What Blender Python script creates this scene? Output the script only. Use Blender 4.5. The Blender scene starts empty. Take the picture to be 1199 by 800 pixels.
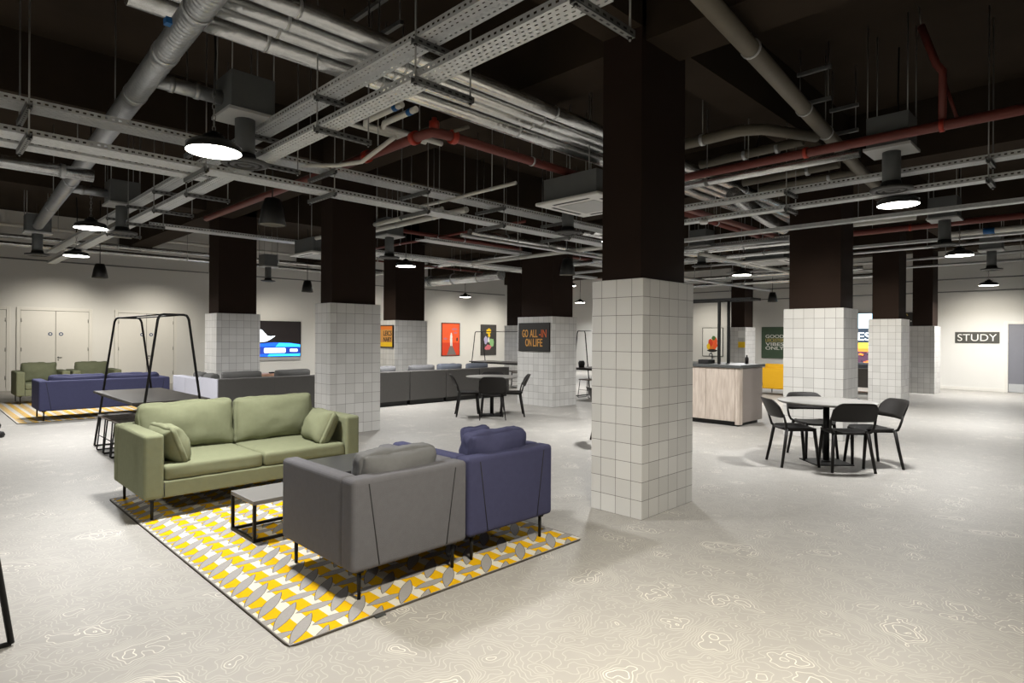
import bpy, bmesh, math, random
from mathutils import Vector, Matrix, noise
random.seed(7)
SC = bpy.context.scene
COL = SC.collection
PI = math.pi
CEIL = 4.8

# ------------------------------------------------------------------ materials
def lin(c):
    return tuple((v/255/12.92) if v/255 <= .04045 else ((v/255+.055)/1.055)**2.4 for v in c)
def new_mat(name):
    m = bpy.data.materials.new(name); m.use_nodes = True
    return m, m.node_tree, m.node_tree.nodes['Principled BSDF']
def N(nt, t, **kw):
    n = nt.nodes.new(t)
    for k, v in kw.items(): setattr(n, k, v)
    return n
def math_node(nt, op, a, b=None):
    n = N(nt, 'ShaderNodeMath', operation=op)
    for i, v in enumerate((a, b)):
        if v is None: continue
        if isinstance(v, (int, float)): n.inputs[i].default_value = v
        else: nt.links.new(v, n.inputs[i])
    return n.outputs[0]
def mix_col(nt, fac, a, b):
    n = N(nt, 'ShaderNodeMix', data_type='RGBA')
    for i, v in ((0, fac), (6, a), (7, b)):
        if isinstance(v, (int, float)): n.inputs[i].default_value = v
        elif isinstance(v, tuple): n.inputs[i].default_value = (*v[:3], 1)
        else: nt.links.new(v, n.inputs[i])
    return n.outputs[2]
def mat(name, rgb, rough=.6, metal=0., var=.06, scale=8., bump=0., bscale=60., spec=.5):
    """plain surface: colour with gentle procedural variation and optional bump"""
    m, nt, b = new_mat(name)
    c = lin(rgb)
    tc = N(nt, 'ShaderNodeTexCoord')
    nz = N(nt, 'ShaderNodeTexNoise'); nz.inputs['Scale'].default_value = scale; nz.inputs['Detail'].default_value = 3
    nt.links.new(tc.outputs['Object'], nz.inputs['Vector'])
    out = mix_col(nt, nz.outputs['Fac'], tuple(v*(1-var) for v in c), tuple(min(1, v*(1+var)) for v in c))
    nt.links.new(out, b.inputs['Base Color'])
    b.inputs['Roughness'].default_value = rough; b.inputs['Metallic'].default_value = metal
    b.inputs['Specular IOR Level'].default_value = spec
    if bump:
        n2 = N(nt, 'ShaderNodeTexNoise'); n2.inputs['Scale'].default_value = bscale; n2.inputs['Detail'].default_value = 2
        nt.links.new(tc.outputs['Object'], n2.inputs['Vector'])
        bp = N(nt, 'ShaderNodeBump'); bp.inputs['Strength'].default_value = bump; bp.inputs['Distance'].default_value = .01
        nt.links.new(n2.outputs['Fac'], bp.inputs['Height']); nt.links.new(bp.outputs[0], b.inputs['Normal'])
    return m
def emit(name, rgb, strength):
    m, nt, b = new_mat(name)
    b.inputs['Base Color'].default_value = (*lin(rgb), 1)
    b.inputs['Emission Color'].default_value = (*lin(rgb), 1)
    b.inputs['Emission Strength'].default_value = strength
    b.inputs['Roughness'].default_value = .3
    return m

def floor_material():
    """pale vinyl printed with fine contour lines, like a relief map"""
    m, nt, b = new_mat('topographic_vinyl')
    L = nt.links
    geo = N(nt, 'ShaderNodeNewGeometry')
    E = .004; LEV = 26.0
    def relief(dx, dy):
        a = N(nt, 'ShaderNodeVectorMath', operation='ADD'); a.inputs[1].default_value = (dx, dy, 0)
        L.new(geo.outputs['Position'], a.inputs[0])
        nz = N(nt, 'ShaderNodeTexNoise', noise_dimensions='2D')
        nz.inputs['Scale'].default_value = 2.3; nz.inputs['Detail'].default_value = 3.0; nz.inputs['Roughness'].default_value = .52
        L.new(a.outputs[0], nz.inputs['Vector'])
        return nz.outputs['Fac']
    h0, hx, hy = relief(0, 0), relief(E, 0), relief(0, E)
    gx = math_node(nt, 'SUBTRACT', hx, h0); gy = math_node(nt, 'SUBTRACT', hy, h0)
    gr = math_node(nt, 'SQRT', math_node(nt, 'ADD', math_node(nt, 'MULTIPLY', gx, gx), math_node(nt, 'MULTIPLY', gy, gy)))
    gr = math_node(nt, 'ADD', math_node(nt, 'DIVIDE', gr, E), .06)
    fr = math_node(nt, 'FRACT', math_node(nt, 'MULTIPLY', h0, LEV))
    d = math_node(nt, 'DIVIDE', math_node(nt, 'ABSOLUTE', math_node(nt, 'SUBTRACT', fr, .5)), math_node(nt, 'MULTIPLY', gr, LEV))
    mr = N(nt, 'ShaderNodeMapRange', interpolation_type='SMOOTHSTEP')
    mr.inputs['From Min'].default_value = .0010; mr.inputs['From Max'].default_value = .0034
    mr.inputs['To Min'].default_value = 1; mr.inputs['To Max'].default_value = 0
    L.new(d, mr.inputs['Value'])
    # the innermost rings of each peak and pit are printed stronger
    pk = math_node(nt, 'ABSOLUTE', math_node(nt, 'SUBTRACT', h0, .5))
    mp = N(nt, 'ShaderNodeMapRange'); mp.inputs['From Min'].default_value = .13; mp.inputs['From Max'].default_value = .2
    mp.inputs['To Min'].default_value = .26; mp.inputs['To Max'].default_value = 1.0
    L.new(pk, mp.inputs['Value'])
    line = math_node(nt, 'MULTIPLY', mr.outputs[0], mp.outputs[0])
    big = N(nt, 'ShaderNodeTexNoise'); big.inputs['Scale'].default_value = 6; big.inputs['Detail'].default_value = 4
    L.new(geo.outputs['Position'], big.inputs['Vector'])
    base = mix_col(nt, big.outputs['Fac'], lin((150, 147, 142)), lin((160, 157, 152)))
    col = mix_col(nt, line, base, lin((214, 210, 198)))
    L.new(col, b.inputs['Base Color'])
    b.inputs['Roughness'].default_value = .5; b.inputs['Specular IOR Level'].default_value = .3
    return m

def tile_material(name, ox, oy, top):
    """square glazed wall tiles with a narrow grey joint, laid from the column's own corner"""
    m, nt, b = new_mat(name)
    L = nt.links
    p = top/13.0
    geo = N(nt, 'ShaderNodeNewGeometry')
    sp = N(nt, 'ShaderNodeSeparateXYZ'); L.new(geo.outputs['Position'], sp.inputs[0])
    sn = N(nt, 'ShaderNodeSeparateXYZ'); L.new(geo.outputs['Normal'], sn.inputs[0])
    isx = math_node(nt, 'GREATER_THAN', math_node(nt, 'ABSOLUTE', sn.outputs[0]), .5)
    hx = math_node(nt, 'SUBTRACT', sp.outputs[0], ox); hy = math_node(nt, 'SUBTRACT', sp.outputs[1], oy)
    mx = N(nt, 'ShaderNodeMix', data_type='FLOAT')
    L.new(isx, mx.inputs[0]); L.new(hx, mx.inputs[2]); L.new(hy, mx.inputs[3])
    h = math_node(nt, 'ADD', math_node(nt, 'DIVIDE', mx.outputs[0], p), 10.3)
    v = math_node(nt, 'ADD', math_node(nt, 'DIVIDE', sp.outputs[2], p), 20.0)
    def edge(c):
        f = math_node(nt, 'FRACT', c)
        return math_node(nt, 'MINIMUM', f, math_node(nt, 'SUBTRACT', 1.0, f))
    e = math_node(nt, 'MINIMUM', edge(h), edge(v))
    mr = N(nt, 'ShaderNodeMapRange', interpolation_type='SMOOTHSTEP')
    mr.inputs['From Min'].default_value = .008; mr.inputs['From Max'].default_value = .019
    L.new(e, mr.inputs['Value'])
    cb = N(nt, 'ShaderNodeCombineXYZ')
    L.new(math_node(nt, 'FLOOR', h), cb.inputs[0]); L.new(math_node(nt, 'FLOOR', v), cb.inputs[1]); L.new(isx, cb.inputs[2])
    wn = N(nt, 'ShaderNodeTexWhiteNoise'); L.new(cb.outputs[0], wn.inputs['Vector'])
    tile = mix_col(nt, wn.outputs['Value'], lin((198, 197, 194)), lin((211, 210, 207)))
    col = mix_col(nt, mr.outputs[0], lin((96, 92, 88)), tile)
    L.new(col, b.inputs['Base Color'])
    b.inputs['Roughness'].default_value = .22
    rr = N(nt, 'ShaderNodeMapRange'); rr.inputs['To Min'].default_value = .8; rr.inputs['To Max'].default_value = .22
    L.new(mr.outputs[0], rr.inputs['Value']); L.new(rr.outputs[0], b.inputs['Roughness'])
    bp = N(nt, 'ShaderNodeBump'); bp.inputs['Strength'].default_value = .4; bp.inputs['Distance'].default_value = .002
    L.new(mr.outputs[0], bp.inputs['Height']); L.new(bp.outputs[0], b.inputs['Normal'])
    return m

def tray_material(name, ax):
    """galvanised steel with rows of punched slots that really are holes"""
    m, nt, b = new_mat(name)
    L = nt.links
    tc = N(nt, 'ShaderNodeTexCoord')
    sp = N(nt, 'ShaderNodeSeparateXYZ'); L.new(tc.outputs['Object'], sp.inputs[0])
    row = math_node(nt, 'DIVIDE', sp.outputs[ax], .036 if ax == 1 else .05)
    odd = math_node(nt, 'MULTIPLY', math_node(nt, 'MODULO', math_node(nt, 'FLOOR', math_node(nt, 'ADD', row, 40.0)), 2.0), .5)
    u = math_node(nt, 'FRACT', math_node(nt, 'ADD', math_node(nt, 'DIVIDE', sp.outputs[0], .05), odd))
    v = math_node(nt, 'FRACT', row)
    a = math_node(nt, 'LESS_THAN', math_node(nt, 'ABSOLUTE', math_node(nt, 'SUBTRACT', u, .5)), .24)
    c = math_node(nt, 'LESS_THAN', math_node(nt, 'ABSOLUTE', math_node(nt, 'SUBTRACT', v, .5)), .15)
    hole = math_node(nt, 'MULTIPLY', a, c)
    L.new(math_node(nt, 'SUBTRACT', 1.0, hole), b.inputs['Alpha'])
    nz = N(nt, 'ShaderNodeTexNoise'); nz.inputs['Scale'].default_value = 18
    L.new(tc.outputs['Object'], nz.inputs['Vector'])
    L.new(mix_col(nt, nz.outputs['Fac'], lin((186, 189, 190)), lin((218, 220, 220))), b.inputs['Base Color'])
    b.inputs['Metallic'].default_value = .35; b.inputs['Roughness'].default_value = .5
    return m
def foil_material():
    m, nt, b = new_mat('foil_faced_insulation')
    L = nt.links
    tc = N(nt, 'ShaderNodeTexCoord')
    nz = N(nt, 'ShaderNodeTexNoise'); nz.inputs['Scale'].default_value = 14; nz.inputs['Detail'].default_value = 4
    L.new(tc.outputs['Object'], nz.inputs['Vector'])
    L.new(mix_col(nt, nz.outputs['Fac'], lin((186, 188, 188)), lin((236, 237, 236))), b.inputs['Base Color'])
    b.inputs['Metallic'].default_value = .9; b.inputs['Roughness'].default_value = .27
    bp = N(nt, 'ShaderNodeBump'); bp.inputs['Strength'].default_value = .5; bp.inputs['Distance'].default_value = .01
    L.new(nz.outputs['Fac'], bp.inputs['Height']); L.new(bp.outputs[0], b.inputs['Normal'])
    return m
def wood_material(name, c1, c2, sc=(3, 3, .5), rough=.5):
    m, nt, b = new_mat(name)
    L = nt.links
    tc = N(nt, 'ShaderNodeTexCoord'); mp = N(nt, 'ShaderNodeMapping')
    mp.inputs['Scale'].default_value = sc
    L.new(tc.outputs['Object'], mp.inputs['Vector'])
    nz = N(nt, 'ShaderNodeTexNoise'); nz.inputs['Scale'].default_value = 5; nz.inputs['Detail'].default_value = 6; nz.inputs['Distortion'].default_value = .6
    L.new(mp.outputs[0], nz.inputs['Vector'])
    cr = N(nt, 'ShaderNodeValToRGB')
    cr.color_ramp.elements[0].position = .35; cr.color_ramp.elements[0].color = (*lin(c1), 1)
    cr.color_ramp.elements[1].position = .65; cr.color_ramp.elements[1].color = (*lin(c2), 1)
    L.new(nz.outputs['Fac'], cr.inputs[0]); L.new(cr.outputs[0], b.inputs['Base Color'])
    b.inputs['Roughness'].default_value = rough
    return m

M = dict(
    floor=floor_material(), tray=tray_material('perforated_steel_bed', 1), trayside=tray_material('perforated_steel_side', 2), foil=foil_material(),
    wall=mat('white_wall_paint', (214, 213, 209), .75, var=.02, scale=2),
    ceiling=mat('dark_ceiling_paint', (50, 42, 34), .95, var=.35, scale=1.3, bump=.3, bscale=7, spec=.1),
    shaft=mat('dark_column_paint', (42, 31, 25), .8, var=.12, scale=3, spec=.15),
    galv=mat('galvanised_steel', (196, 198, 199), .42, .5, var=.12, scale=20),
    duct=mat('spiral_duct_steel', (176, 179, 182), .36, .75, var=.15, scale=9, bump=.3, bscale=20),
    rod=mat('zinc_rod', (140, 140, 138), .45, .7),
    strut=mat('strut_steel', (120, 121, 120), .5, .5, var=.15, scale=25),
    greybox=mat('grey_plenum_steel', (105, 108, 108), .6, .25, var=.12, scale=6),
    drain=mat('grey_drain_pipe', (104, 98, 86), .6, 0, var=.1),
    redpipe=mat('red_oxide_pipe', (108, 50, 42), .55, 0, var=.15, scale=6),
    redfit=mat('bright_red_fitting', (168, 54, 36), .45),
    whitepipe=mat('white_conduit', (206, 205, 198), .5),
    bluetape=mat('blue_band', (20, 90, 150), .5), yellowtape=mat('yellow_band', (210, 180, 20), .5),
    acwhite=mat('white_plastic', (215, 215, 212), .5, var=.02), dring=mat('dark_diffuser_ring', (52, 52, 51), .5), acgrey=mat('grille_grey', (176, 177, 176), .6),
    slot=mat('dark_slot', (28, 28, 28), .7), black=mat('black_metal', (19, 18, 17), .5, var=.1, spec=.3),
    blackplastic=mat('black_plastic', (27, 24, 22), .5, var=.08, bump=.15, bscale=220, spec=.3),
    cone=mat('black_lamp_shade', (26, 26, 25), .38), chrome=mat('chrome', (200, 200, 200), .2, 1),
    lit=emit('lit_diffuser', (255, 252, 244), 9.0), spotlit=emit('spot_lens', (255, 240, 205), 6.0),
    green=mat('sage_green_fabric', (118, 121, 95), .85, var=.1, scale=22, bump=.3, bscale=260, spec=.2),
    grey=mat('mid_grey_fabric', (97, 96, 99), .9, var=.1, scale=30, bump=.3, bscale=260, spec=.15),
    cushgrey=mat('cushion_grey_fabric', (104, 104, 104), .9, var=.1, scale=30, bump=.3, bscale=260, spec=.15),
    navy=mat('blue_violet_fabric', (63, 64, 91), .85, var=.1, scale=30, bump=.3, bscale=260, spec=.2),
    charcoal=mat('charcoal_upholstery', (92, 90, 88), .8, var=.06, scale=20, bump=.2, bscale=200, spec=.25),
    palegrey=mat('pale_lilac_grey_upholstery', (182, 182, 192), .8, var=.05, scale=20, bump=.2, bscale=200),
    cushmid=mat('mid_grey_cushion_fabric', (98, 98, 100), .85, var=.08, bump=.2, bscale=200), bluegrey=mat('blue_grey_cushion_fabric', (98, 103, 114), .85, var=.08, bump=.2, bscale=200),
    darkcush=mat('dark_grey_cushion_fabric', (88, 87, 85), .85, var=.08, bump=.2, bscale=200),
    yellow=mat('mustard_yellow_fabric', (212, 160, 8), .8, var=.05, bump=.2, bscale=200),
    seam=mat('dark_seam', (30, 30, 31), .9),
    tabletop=mat('light_grey_laminate', (140, 138, 134), .4, var=.03),
    darktop=mat('dark_grey_laminate', (60, 60, 60), .33, var=.06), darkbrown=mat('dark_brown_top', (58, 54, 51), .35, var=.06),
    smalltop=mat('mid_grey_table_top', (112, 110, 108), .4, var=.05),
    stoolwood=wood_material('grey_brown_wood', (74, 65, 57), (112, 98, 86), (6, 1, 6)),
    palewood=wood_material('pale_oak_laminate', (176, 162, 150), (200, 188, 176), (5, 5, .6)),
    pinkwood=wood_material('pinkish_wood', (160, 120, 98), (190, 150, 124), (1, 5, 5)),
    worktop=mat('dark_grey_worktop', (74, 76, 76), .35, var=.08), endpanel=mat('taupe_end_panel', (138, 129, 123), .5),
    kick=mat('black_plinth', (30, 29, 28), .6),
    rugbase=mat('dark_rug_edging', (72, 66, 58), .95), rugyellow=mat('rug_yellow', (214, 166, 14), .95, var=.06, scale=40, bump=.3, bscale=300, spec=.1),
    rugwhite=mat('rug_cream', (206, 201, 188), .95, var=.05, scale=40, bump=.3, bscale=300, spec=.1),
    ruggrey=mat('rug_grey', (150, 147, 145), .95, var=.1, scale=60, bump=.3, bscale=300, spec=.1),
    rugtag=mat('rug_tag', (60, 62, 60), .8),
    door=mat('white_door_paint', (216, 214, 208), .55, var=.02), doorgap=mat('door_shadow_gap', (120, 118, 112), .8),
    greydoor=mat('blue_grey_door', (118, 119, 127), .4, var=.03), kickplate=mat('grey_kick_plate', (176, 178, 180), .4),
    bluesign=mat('blue_sign', (62, 78, 112), .5), white=mat('white_print', (226, 226, 222), .6, var=.01),
    signblack=mat('black_print', (36, 34, 31), .6, var=.03), signgrey=mat('charcoal_sign', (66, 65, 60), .6, var=.02),
    orange=mat('orange_print', (222, 120, 40), .6), amber=mat('amber_print', (206, 150, 70), .6), darkorange=mat('rust_print', (196, 92, 38), .6),
    yellowp=mat('yellow_print', (236, 194, 24), .6), redp=mat('red_print', (214, 62, 26), .6), redlight=mat('scarlet_print', (236, 92, 40), .6),
    pinkp=mat('pink_print', (206, 110, 120), .6), lilac=mat('lilac_print', (176, 170, 206), .6), mint=mat('mint_print', (142, 190, 130), .6),
    greyprint=mat('grey_print', (118, 110, 108), .6), darkgreen=mat('dark_green_print', (66, 86, 66), .6, var=.1), olive=mat('olive_print', (196, 178, 104), .6),
    darkprint=mat('charcoal_print', (58, 56, 54), .6), tan=mat('orange_tan_print', (208, 150, 78), .6), greenp=mat('leaf_green_print', (70, 110, 50), .6),
    tvblack=emit('screen_dark', (26, 22, 22), .3), tvblue=emit('screen_blue', (20, 70, 190), 1.0), tvcyan=emit('screen_cyan', (40, 160, 235), 1.0),
    tvwhite=emit('screen_white', (225, 240, 250), 1.0), tvnavy=emit('screen_navy', (24, 44, 120), .8), tvgrey=mat('screen_lower_trim', (168, 168, 170), .5),
    scsky=emit('screen_sky', (170, 214, 236), 1.0), scband=emit('screen_band', (44, 54, 66), .7), scsun=emit('screen_sunset', (246, 190, 60), 1.0),
    scpurple=emit('screen_dusk', (84, 58, 76), .5), sccity=emit('screen_city', (52, 40, 52), .7), scorange=emit('screen_glow', (230, 116, 50), .9),
)

# ------------------------------------------------------------------ mesh builder
class MB:
    def __init__(s): s.bm = bmesh.new()
    def box(s, x0, x1, y0, y1, z0, z1, mi=0, mtx=None):
        vs = [s.bm.verts.new((x, y, z)) for x in (x0, x1) for y in (y0, y1) for z in (z0, z1)]
        fs = []
        for f in ((0,1,3,2),(4,6,7,5),(0,4,5,1),(2,3,7,6),(0,2,6,4),(1,5,7,3)):
            q = s.bm.faces.new([vs[i] for i in f]); q.material_index = mi; fs.append(q)
        if mtx is not None: bmesh.ops.transform(s.bm, matrix=mtx, verts=vs)
        return s
    def prism(s, pts, axis, a, b, mi=0):
        """2D outline pts extruded along axis from a to b; axis 'x' takes (y,z), 'y' takes (x,z), 'z' takes (x,y)"""
        def P(p, h): return {'x': (h, p[0], p[1]), 'y': (p[0], h, p[1]), 'z': (p[0], p[1], h)}[axis]
        A = [s.bm.verts.new(P(p, a)) for p in pts]; B = [s.bm.verts.new(P(p, b)) for p in pts]
        n = len(pts); fs = []
        fs.append(s.bm.faces.new(A)); fs.append(s.bm.faces.new(B[::-1]))
        for i in range(n): fs.append(s.bm.faces.new((A[i], B[i], B[(i+1) % n], A[(i+1) % n])))
        for f in fs: f.material_index = mi
        return s
    def cyl(s, p0, p1, r0, r1=None, n=16, mi=0, caps=True):
        r1 = r0 if r1 is None else r1
        p0, p1 = Vector(p0), Vector(p1); d = (p1-p0).normalized()
        u = d.orthogonal().normalized(); v = d.cross(u)
        A = [s.bm.verts.new(p0+(u*math.cos(t)+v*math.sin(t))*r0) for t in (2*PI*i/n for i in range(n))]
        B = [s.bm.verts.new(p1+(u*math.cos(t)+v*math.sin(t))*r1) for t in (2*PI*i/n for i in range(n))]
        for i in range(n):
            f = s.bm.faces.new((A[i], A[(i+1) % n], B[(i+1) % n], B[i])); f.material_index = mi; f.smooth = True
        if caps:
            for q in (A[::-1], B): s.bm.faces.new(q).material_index = mi
        return s
    def tube(s, pts, r, n=10, mi=0, closed=False):
        pts = [Vector(p) for p in pts]; rings = []
        m = len(pts); up = None
        for i, p in enumerate(pts):
            if closed: t = (pts[(i+1) % m]-pts[i-1]).normalized()
            elif i == 0: t = (pts[1]-p).normalized()
            elif i == m-1: t = (p-pts[-2]).normalized()
            else: t = ((pts[i+1]-p).normalized()+(p-pts[i-1]).normalized()).normalized()
            if up is None: up = t.orthogonal().normalized()
            u = (up-t*up.dot(t)).normalized(); up = u; v = t.cross(u)
            rr = r[i] if isinstance(r, (list, tuple)) else r
            rings.append([s.bm.verts.new(p+(u*math.cos(a)+v*math.sin(a))*rr) for a in (2*PI*k/n for k in range(n))])
        for i in range(m if closed else m-1):
            A, B = rings[i], rings[(i+1) % m]
            for k in range(n):
                f = s.bm.faces.new((A[k], A[(k+1) % n], B[(k+1) % n], B[k])); f.material_index = mi; f.smooth = True
        if not closed:
            for q in (rings[0][::-1], rings[-1]): s.bm.faces.new(q).material_index = mi
        return s
    def lathe(s, prof, c=(0, 0, 0), n=28, mi=0):
        """profile of (radius, height) turned about a vertical axis at c"""
        rings = []
        for r, z in prof:
            if r < 1e-5: rings.append([s.bm.verts.new((c[0], c[1], c[2]+z))])
            else: rings.append([s.bm.verts.new((c[0]+r*math.cos(2*PI*k/n), c[1]+r*math.sin(2*PI*k/n), c[2]+z)) for k in range(n)])
        for A, B in zip(rings, rings[1:]):
            for k in range(n):
                q = [A[k % len(A)], A[(k+1) % len(A)], B[(k+1) % len(B)], B[k % len(B)]]
                q = list(dict.fromkeys(q))
                if len(q) > 2:
                    f = s.bm.faces.new(q); f.material_index = mi; f.smooth = True
        return s
    def cushion(s, size, c=(0, 0, 0), r=.04, crown=.02, axis=2, n=14, wr=.004, seed=0, mtx=None, mi=0, pinch=0.):
        """soft upholstered block: rounded edges, crowned on the faces across `axis`, lightly wrinkled"""
        h = [v/2 for v in size]; verts = {}
        def g(i): return math.sin((i/n-.5)*PI)*.5+.5 if True else i/n
        def V(i, j, k):
            key = (i, j, k)
            if key in verts: return verts[key]
            u = [2*g(q)-1 for q in key]
            p = [u[q]*h[q] for q in range(3)]
            core = [max(-h[q]+r, min(h[q]-r, p[q])) for q in range(3)]
            d = Vector([p[q]-core[q] for q in range(3)])
            if d.length > 1e-7: d = d.normalized()*r
            P = Vector(core)+d
            o = [q for q in range(3) if q != axis]
            f = (1-u[o[0]]**2)*(1-u[o[1]]**2)
            P[axis] += crown*f*u[axis]
            if pinch:
                e = max(abs(u[o[0]]), abs(u[o[1]]))
                P[axis] *= 1-pinch*e**6
            w = noise.noise(Vector((P.x*7+seed*3.1, P.y*7, P.z*7+seed)))*wr*2+noise.noise(Vector((P.x*22+seed, P.y*22, P.z*22)))*wr
            P += P.normalized()*w
            P += Vector(c)
            if mtx is not None: P = mtx @ P
            verts[key] = s.bm.verts.new(P); return verts[key]
        for a in range(n):
            for b2 in range(n):
                for q in (((a,b2,0),(a,b2+1,0),(a+1,b2+1,0),(a+1,b2,0)), ((a,b2,n),(a+1,b2,n),(a+1,b2+1,n),(a,b2+1,n)),
                          ((a,0,b2),(a+1,0,b2),(a+1,0,b2+1),(a,0,b2+1)), ((a,n,b2),(a,n,b2+1),(a+1,n,b2+1),(a+1,n,b2)),
                          ((0,a,b2),(0,a,b2+1),(0,a+1,b2+1),(0,a+1,b2)), ((n,a,b2),(n,a+1,b2),(n,a+1,b2+1),(n,a,b2+1))):
                    f = s.bm.faces.new([V(*t) for t in q]); f.smooth = True; f.material_index = mi
        return s
    def poly(s, pts, mi=0):
        f = s.bm.faces.new([s.bm.verts.new(p) for p in pts]); f.material_index = mi; return s
    def build(s, name, mats, parent=None, loc=None, rot=None, bevel=0, seg=2, kind=None):
        bmesh.ops.recalc_face_normals(s.bm, faces=s.bm.faces[:])
        me = bpy.data.meshes.new(name); s.bm.to_mesh(me); s.bm.free()
        for m in (mats if isinstance(mats, (list, tuple)) else [mats]): me.materials.append(m)
        o = bpy.data.objects.new(name, me); COL.objects.link(o)
        if parent is not None: o.parent = parent
        if loc: o.location = loc
        if rot: o.rotation_euler = rot
        if bevel:
            b = o.modifiers.new('bevel', 'BEVEL'); b.width = bevel; b.segments = seg; b.limit_method = 'ANGLE'; b.angle_limit = .6
            b.harden_normals = False
        if kind: o['kind'] = kind
        return o

def tag(o, label, cat, group=None, kind=None):
    o['label'] = label; o['category'] = cat
    if group: o['group'] = group
    if kind: o['kind'] = kind
    return o
def thing(name, label, cat, loc=(0, 0, 0), rz=0., group=None):
    o = bpy.data.objects.new(name, None); COL.objects.link(o)
    o.empty_display_size = .1; o.location = loc; o.rotation_euler = (0, 0, rz)
    return tag(o, label, cat, group)
def dup(root, loc, rz=0., label=None):
    r = root.copy(); COL.objects.link(r); r.location = loc; r.rotation_euler = (0, 0, rz)
    if label: r['label'] = label
    for ch in list(root.children):
        c = ch.copy(); COL.objects.link(c); c.parent = r
        for g in list(ch.children):
            d = g.copy(); COL.objects.link(d); d.parent = c
    return r
def arc(c, r, a0, a1, n=6):
    return [(c[0]+r*math.cos(a0+(a1-a0)*i/n), c[1]+r*math.sin(a0+(a1-a0)*i/n)) for i in range(n+1)]
def rrect(x0, x1, y0, y1, r, n=5):
    return (arc((x1-r, y1-r), r, 0, PI/2, n)+arc((x0+r, y1-r), r, PI/2, PI, n)+arc((x0+r, y0+r), r, PI, 1.5*PI, n)+arc((x1-r, y0+r), r, 1.5*PI, 2*PI, n))
def text_mesh(name, body, mtl, parent, origin, right, up, w, h, depth=.004, weight=.012):
    """lettering as real raised geometry, fitted to w x h, on the plane spanned by right and up"""
    cu = bpy.data.curves.new(name, 'FONT'); cu.body = body; cu.extrude = .02; cu.size = 1; cu.align_x = 'LEFT'
    cu.offset = weight
    tmp = bpy.data.objects.new('tmp', cu); COL.objects.link(tmp)
    bpy.context.view_layer.update()
    dg = bpy.context.evaluated_depsgraph_get()
    me = bpy.data.meshes.new_from_object(tmp.evaluated_get(dg))
    bpy.data.objects.remove(tmp); bpy.data.curves.remove(cu)
    xs = [v.co.x for v in me.vertices]; ys = [v.co.y for v in me.vertices]
    x0, x1, y0, y1 = min(xs), max(xs), min(ys), max(ys)
    R, U = Vector(right), Vector(up); Nn = R.cross(U)
    for v in me.vertices:
        a = (v.co.x-x0)/(x1-x0)-.5; b = (v.co.y-y0)/(y1-y0)-.5
        v.co = Vector(origin)+R*(a*w)+U*(b*h)+Nn*(depth*(.5+v.co.z/.04))
    me.materials.clear(); me.materials.append(mtl)
    o = bpy.data.objects.new(name, me); COL.objects.link(o)
    if parent is not None: o.parent = parent
    return o

# ------------------------------------------------------------------ room shell
XL, XR, YB, YF = -6.0, 22.5, -7.0, 20.8
MB().box(XL, XR, YB, YF, -.1, 0).build('floor', M['floor'], kind='structure')
MB().box(XL, XR, YB, YF, CEIL, CEIL+.1).build('ceiling', M['ceiling'], kind='structure')
MB().box(XL-.15, XR+.15, YF, YF+.15, 0, CEIL).build('wall_left', M['wall'], kind='structure')
MB().box(XR, XR+.15, YB, YF, 0, CEIL).build('wall_right', M['wall'], kind='structure')
MB().box(XL-.15, XL, YB, YF, 0, CEIL).build('wall_back', M['wall'], kind='structure')
MB().box(XL-.15, XR+.15, YB-.15, YB, 0, CEIL).build('wall_front', M['wall'], kind='structure')
MB().box(XL, XR, YF-.018, YF, 0, .1).build('baseboard_left', M['door'], kind='structure', bevel=.004)
MB().box(XR-.018, XR, 2.3, YF-.02, 0, .1).build('baseboard_right', M['door'], kind='structure', bevel=.004)

# columns: (name words, x0,x1,y0,y1,tile top, inset)
COLS = [
    ('tall white-tiled column with dark shaft, nearest one at photo centre', 4.28, 5.12, 2.76, 3.28, 2.0),
    ('white-tiled column standing right behind the green sofa', 4.5, 5.38, 8.37, 8.85, 2.01),
    ('white-tiled column behind the A-frame table, beside the wall television', 4.6, 5.52, 13.4, 14.1, 1.98),
    ('white-tiled column carrying the orange and yellow poster', 9.05, 10.11, 13.4, 14.1, 1.94),
    ('white-tiled column carrying the black GO ALL-IN sign', 9.8, 10.61, 8.57, 9.62, 1.96),
    ('white-tiled column half hidden behind the GO ALL-IN column, dark shaft above', 14.9, 15.8, 14.5, 15.28, 1.92),
    ('wide white-tiled column directly behind the round table on the right', 9.73, 10.45, 2.84, 3.7, 1.97),
    ('slimmer white-tiled column just right of the one behind the round table', 15.63, 16.4, 3.39, 4.04, 1.97),
    ('grey-looking tiled column nearest the STUDY sign', 20.15, 20.95, 3.57, 4.17, 1.89),
    ('white-tiled column behind the counter gantry with paper notices', 20.2, 21.0, 8.95, 9.55, 1.9),
]
for i, (lab, x0, x1, y0, y1, top) in enumerate(COLS):
    cx, cy = (x0+x1)/2, (y0+y1)/2
    t = thing('column', lab, 'column', (cx, cy, 0))
    tm = tile_material('white_square_tile.%d' % i, x0, y0, top)
    hx, hy = (x1-x0)/2, (y1-y0)/2
    MB().box(-hx, hx, -hy, hy, 0, top).build('tiled_base', tm, t, bevel=.003)
    MB().box(-hx+.06, hx-.06, -hy+.06, hy-.06, top, CEIL).build('upper_shaft', M['shaft'], t, bevel=.004)
n_trim = 1
def beam(x0, x1, y0, y1, z0):
    global n_trim
    MB().box(x0, x1, y0, y1, z0, CEIL).build('trim_%d' % n_trim, M['ceiling'], kind='structure'); n_trim += 1
for y0, y1 in ((2.82, 3.22), (8.43, 8.8), (13.46, 14.0)):
    xs = [XL, 4.34, 5.06, 9.79, 10.39, 15.69, 16.34, XR]
    beam(XL, XR, y0, y1, 4.12)
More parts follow.
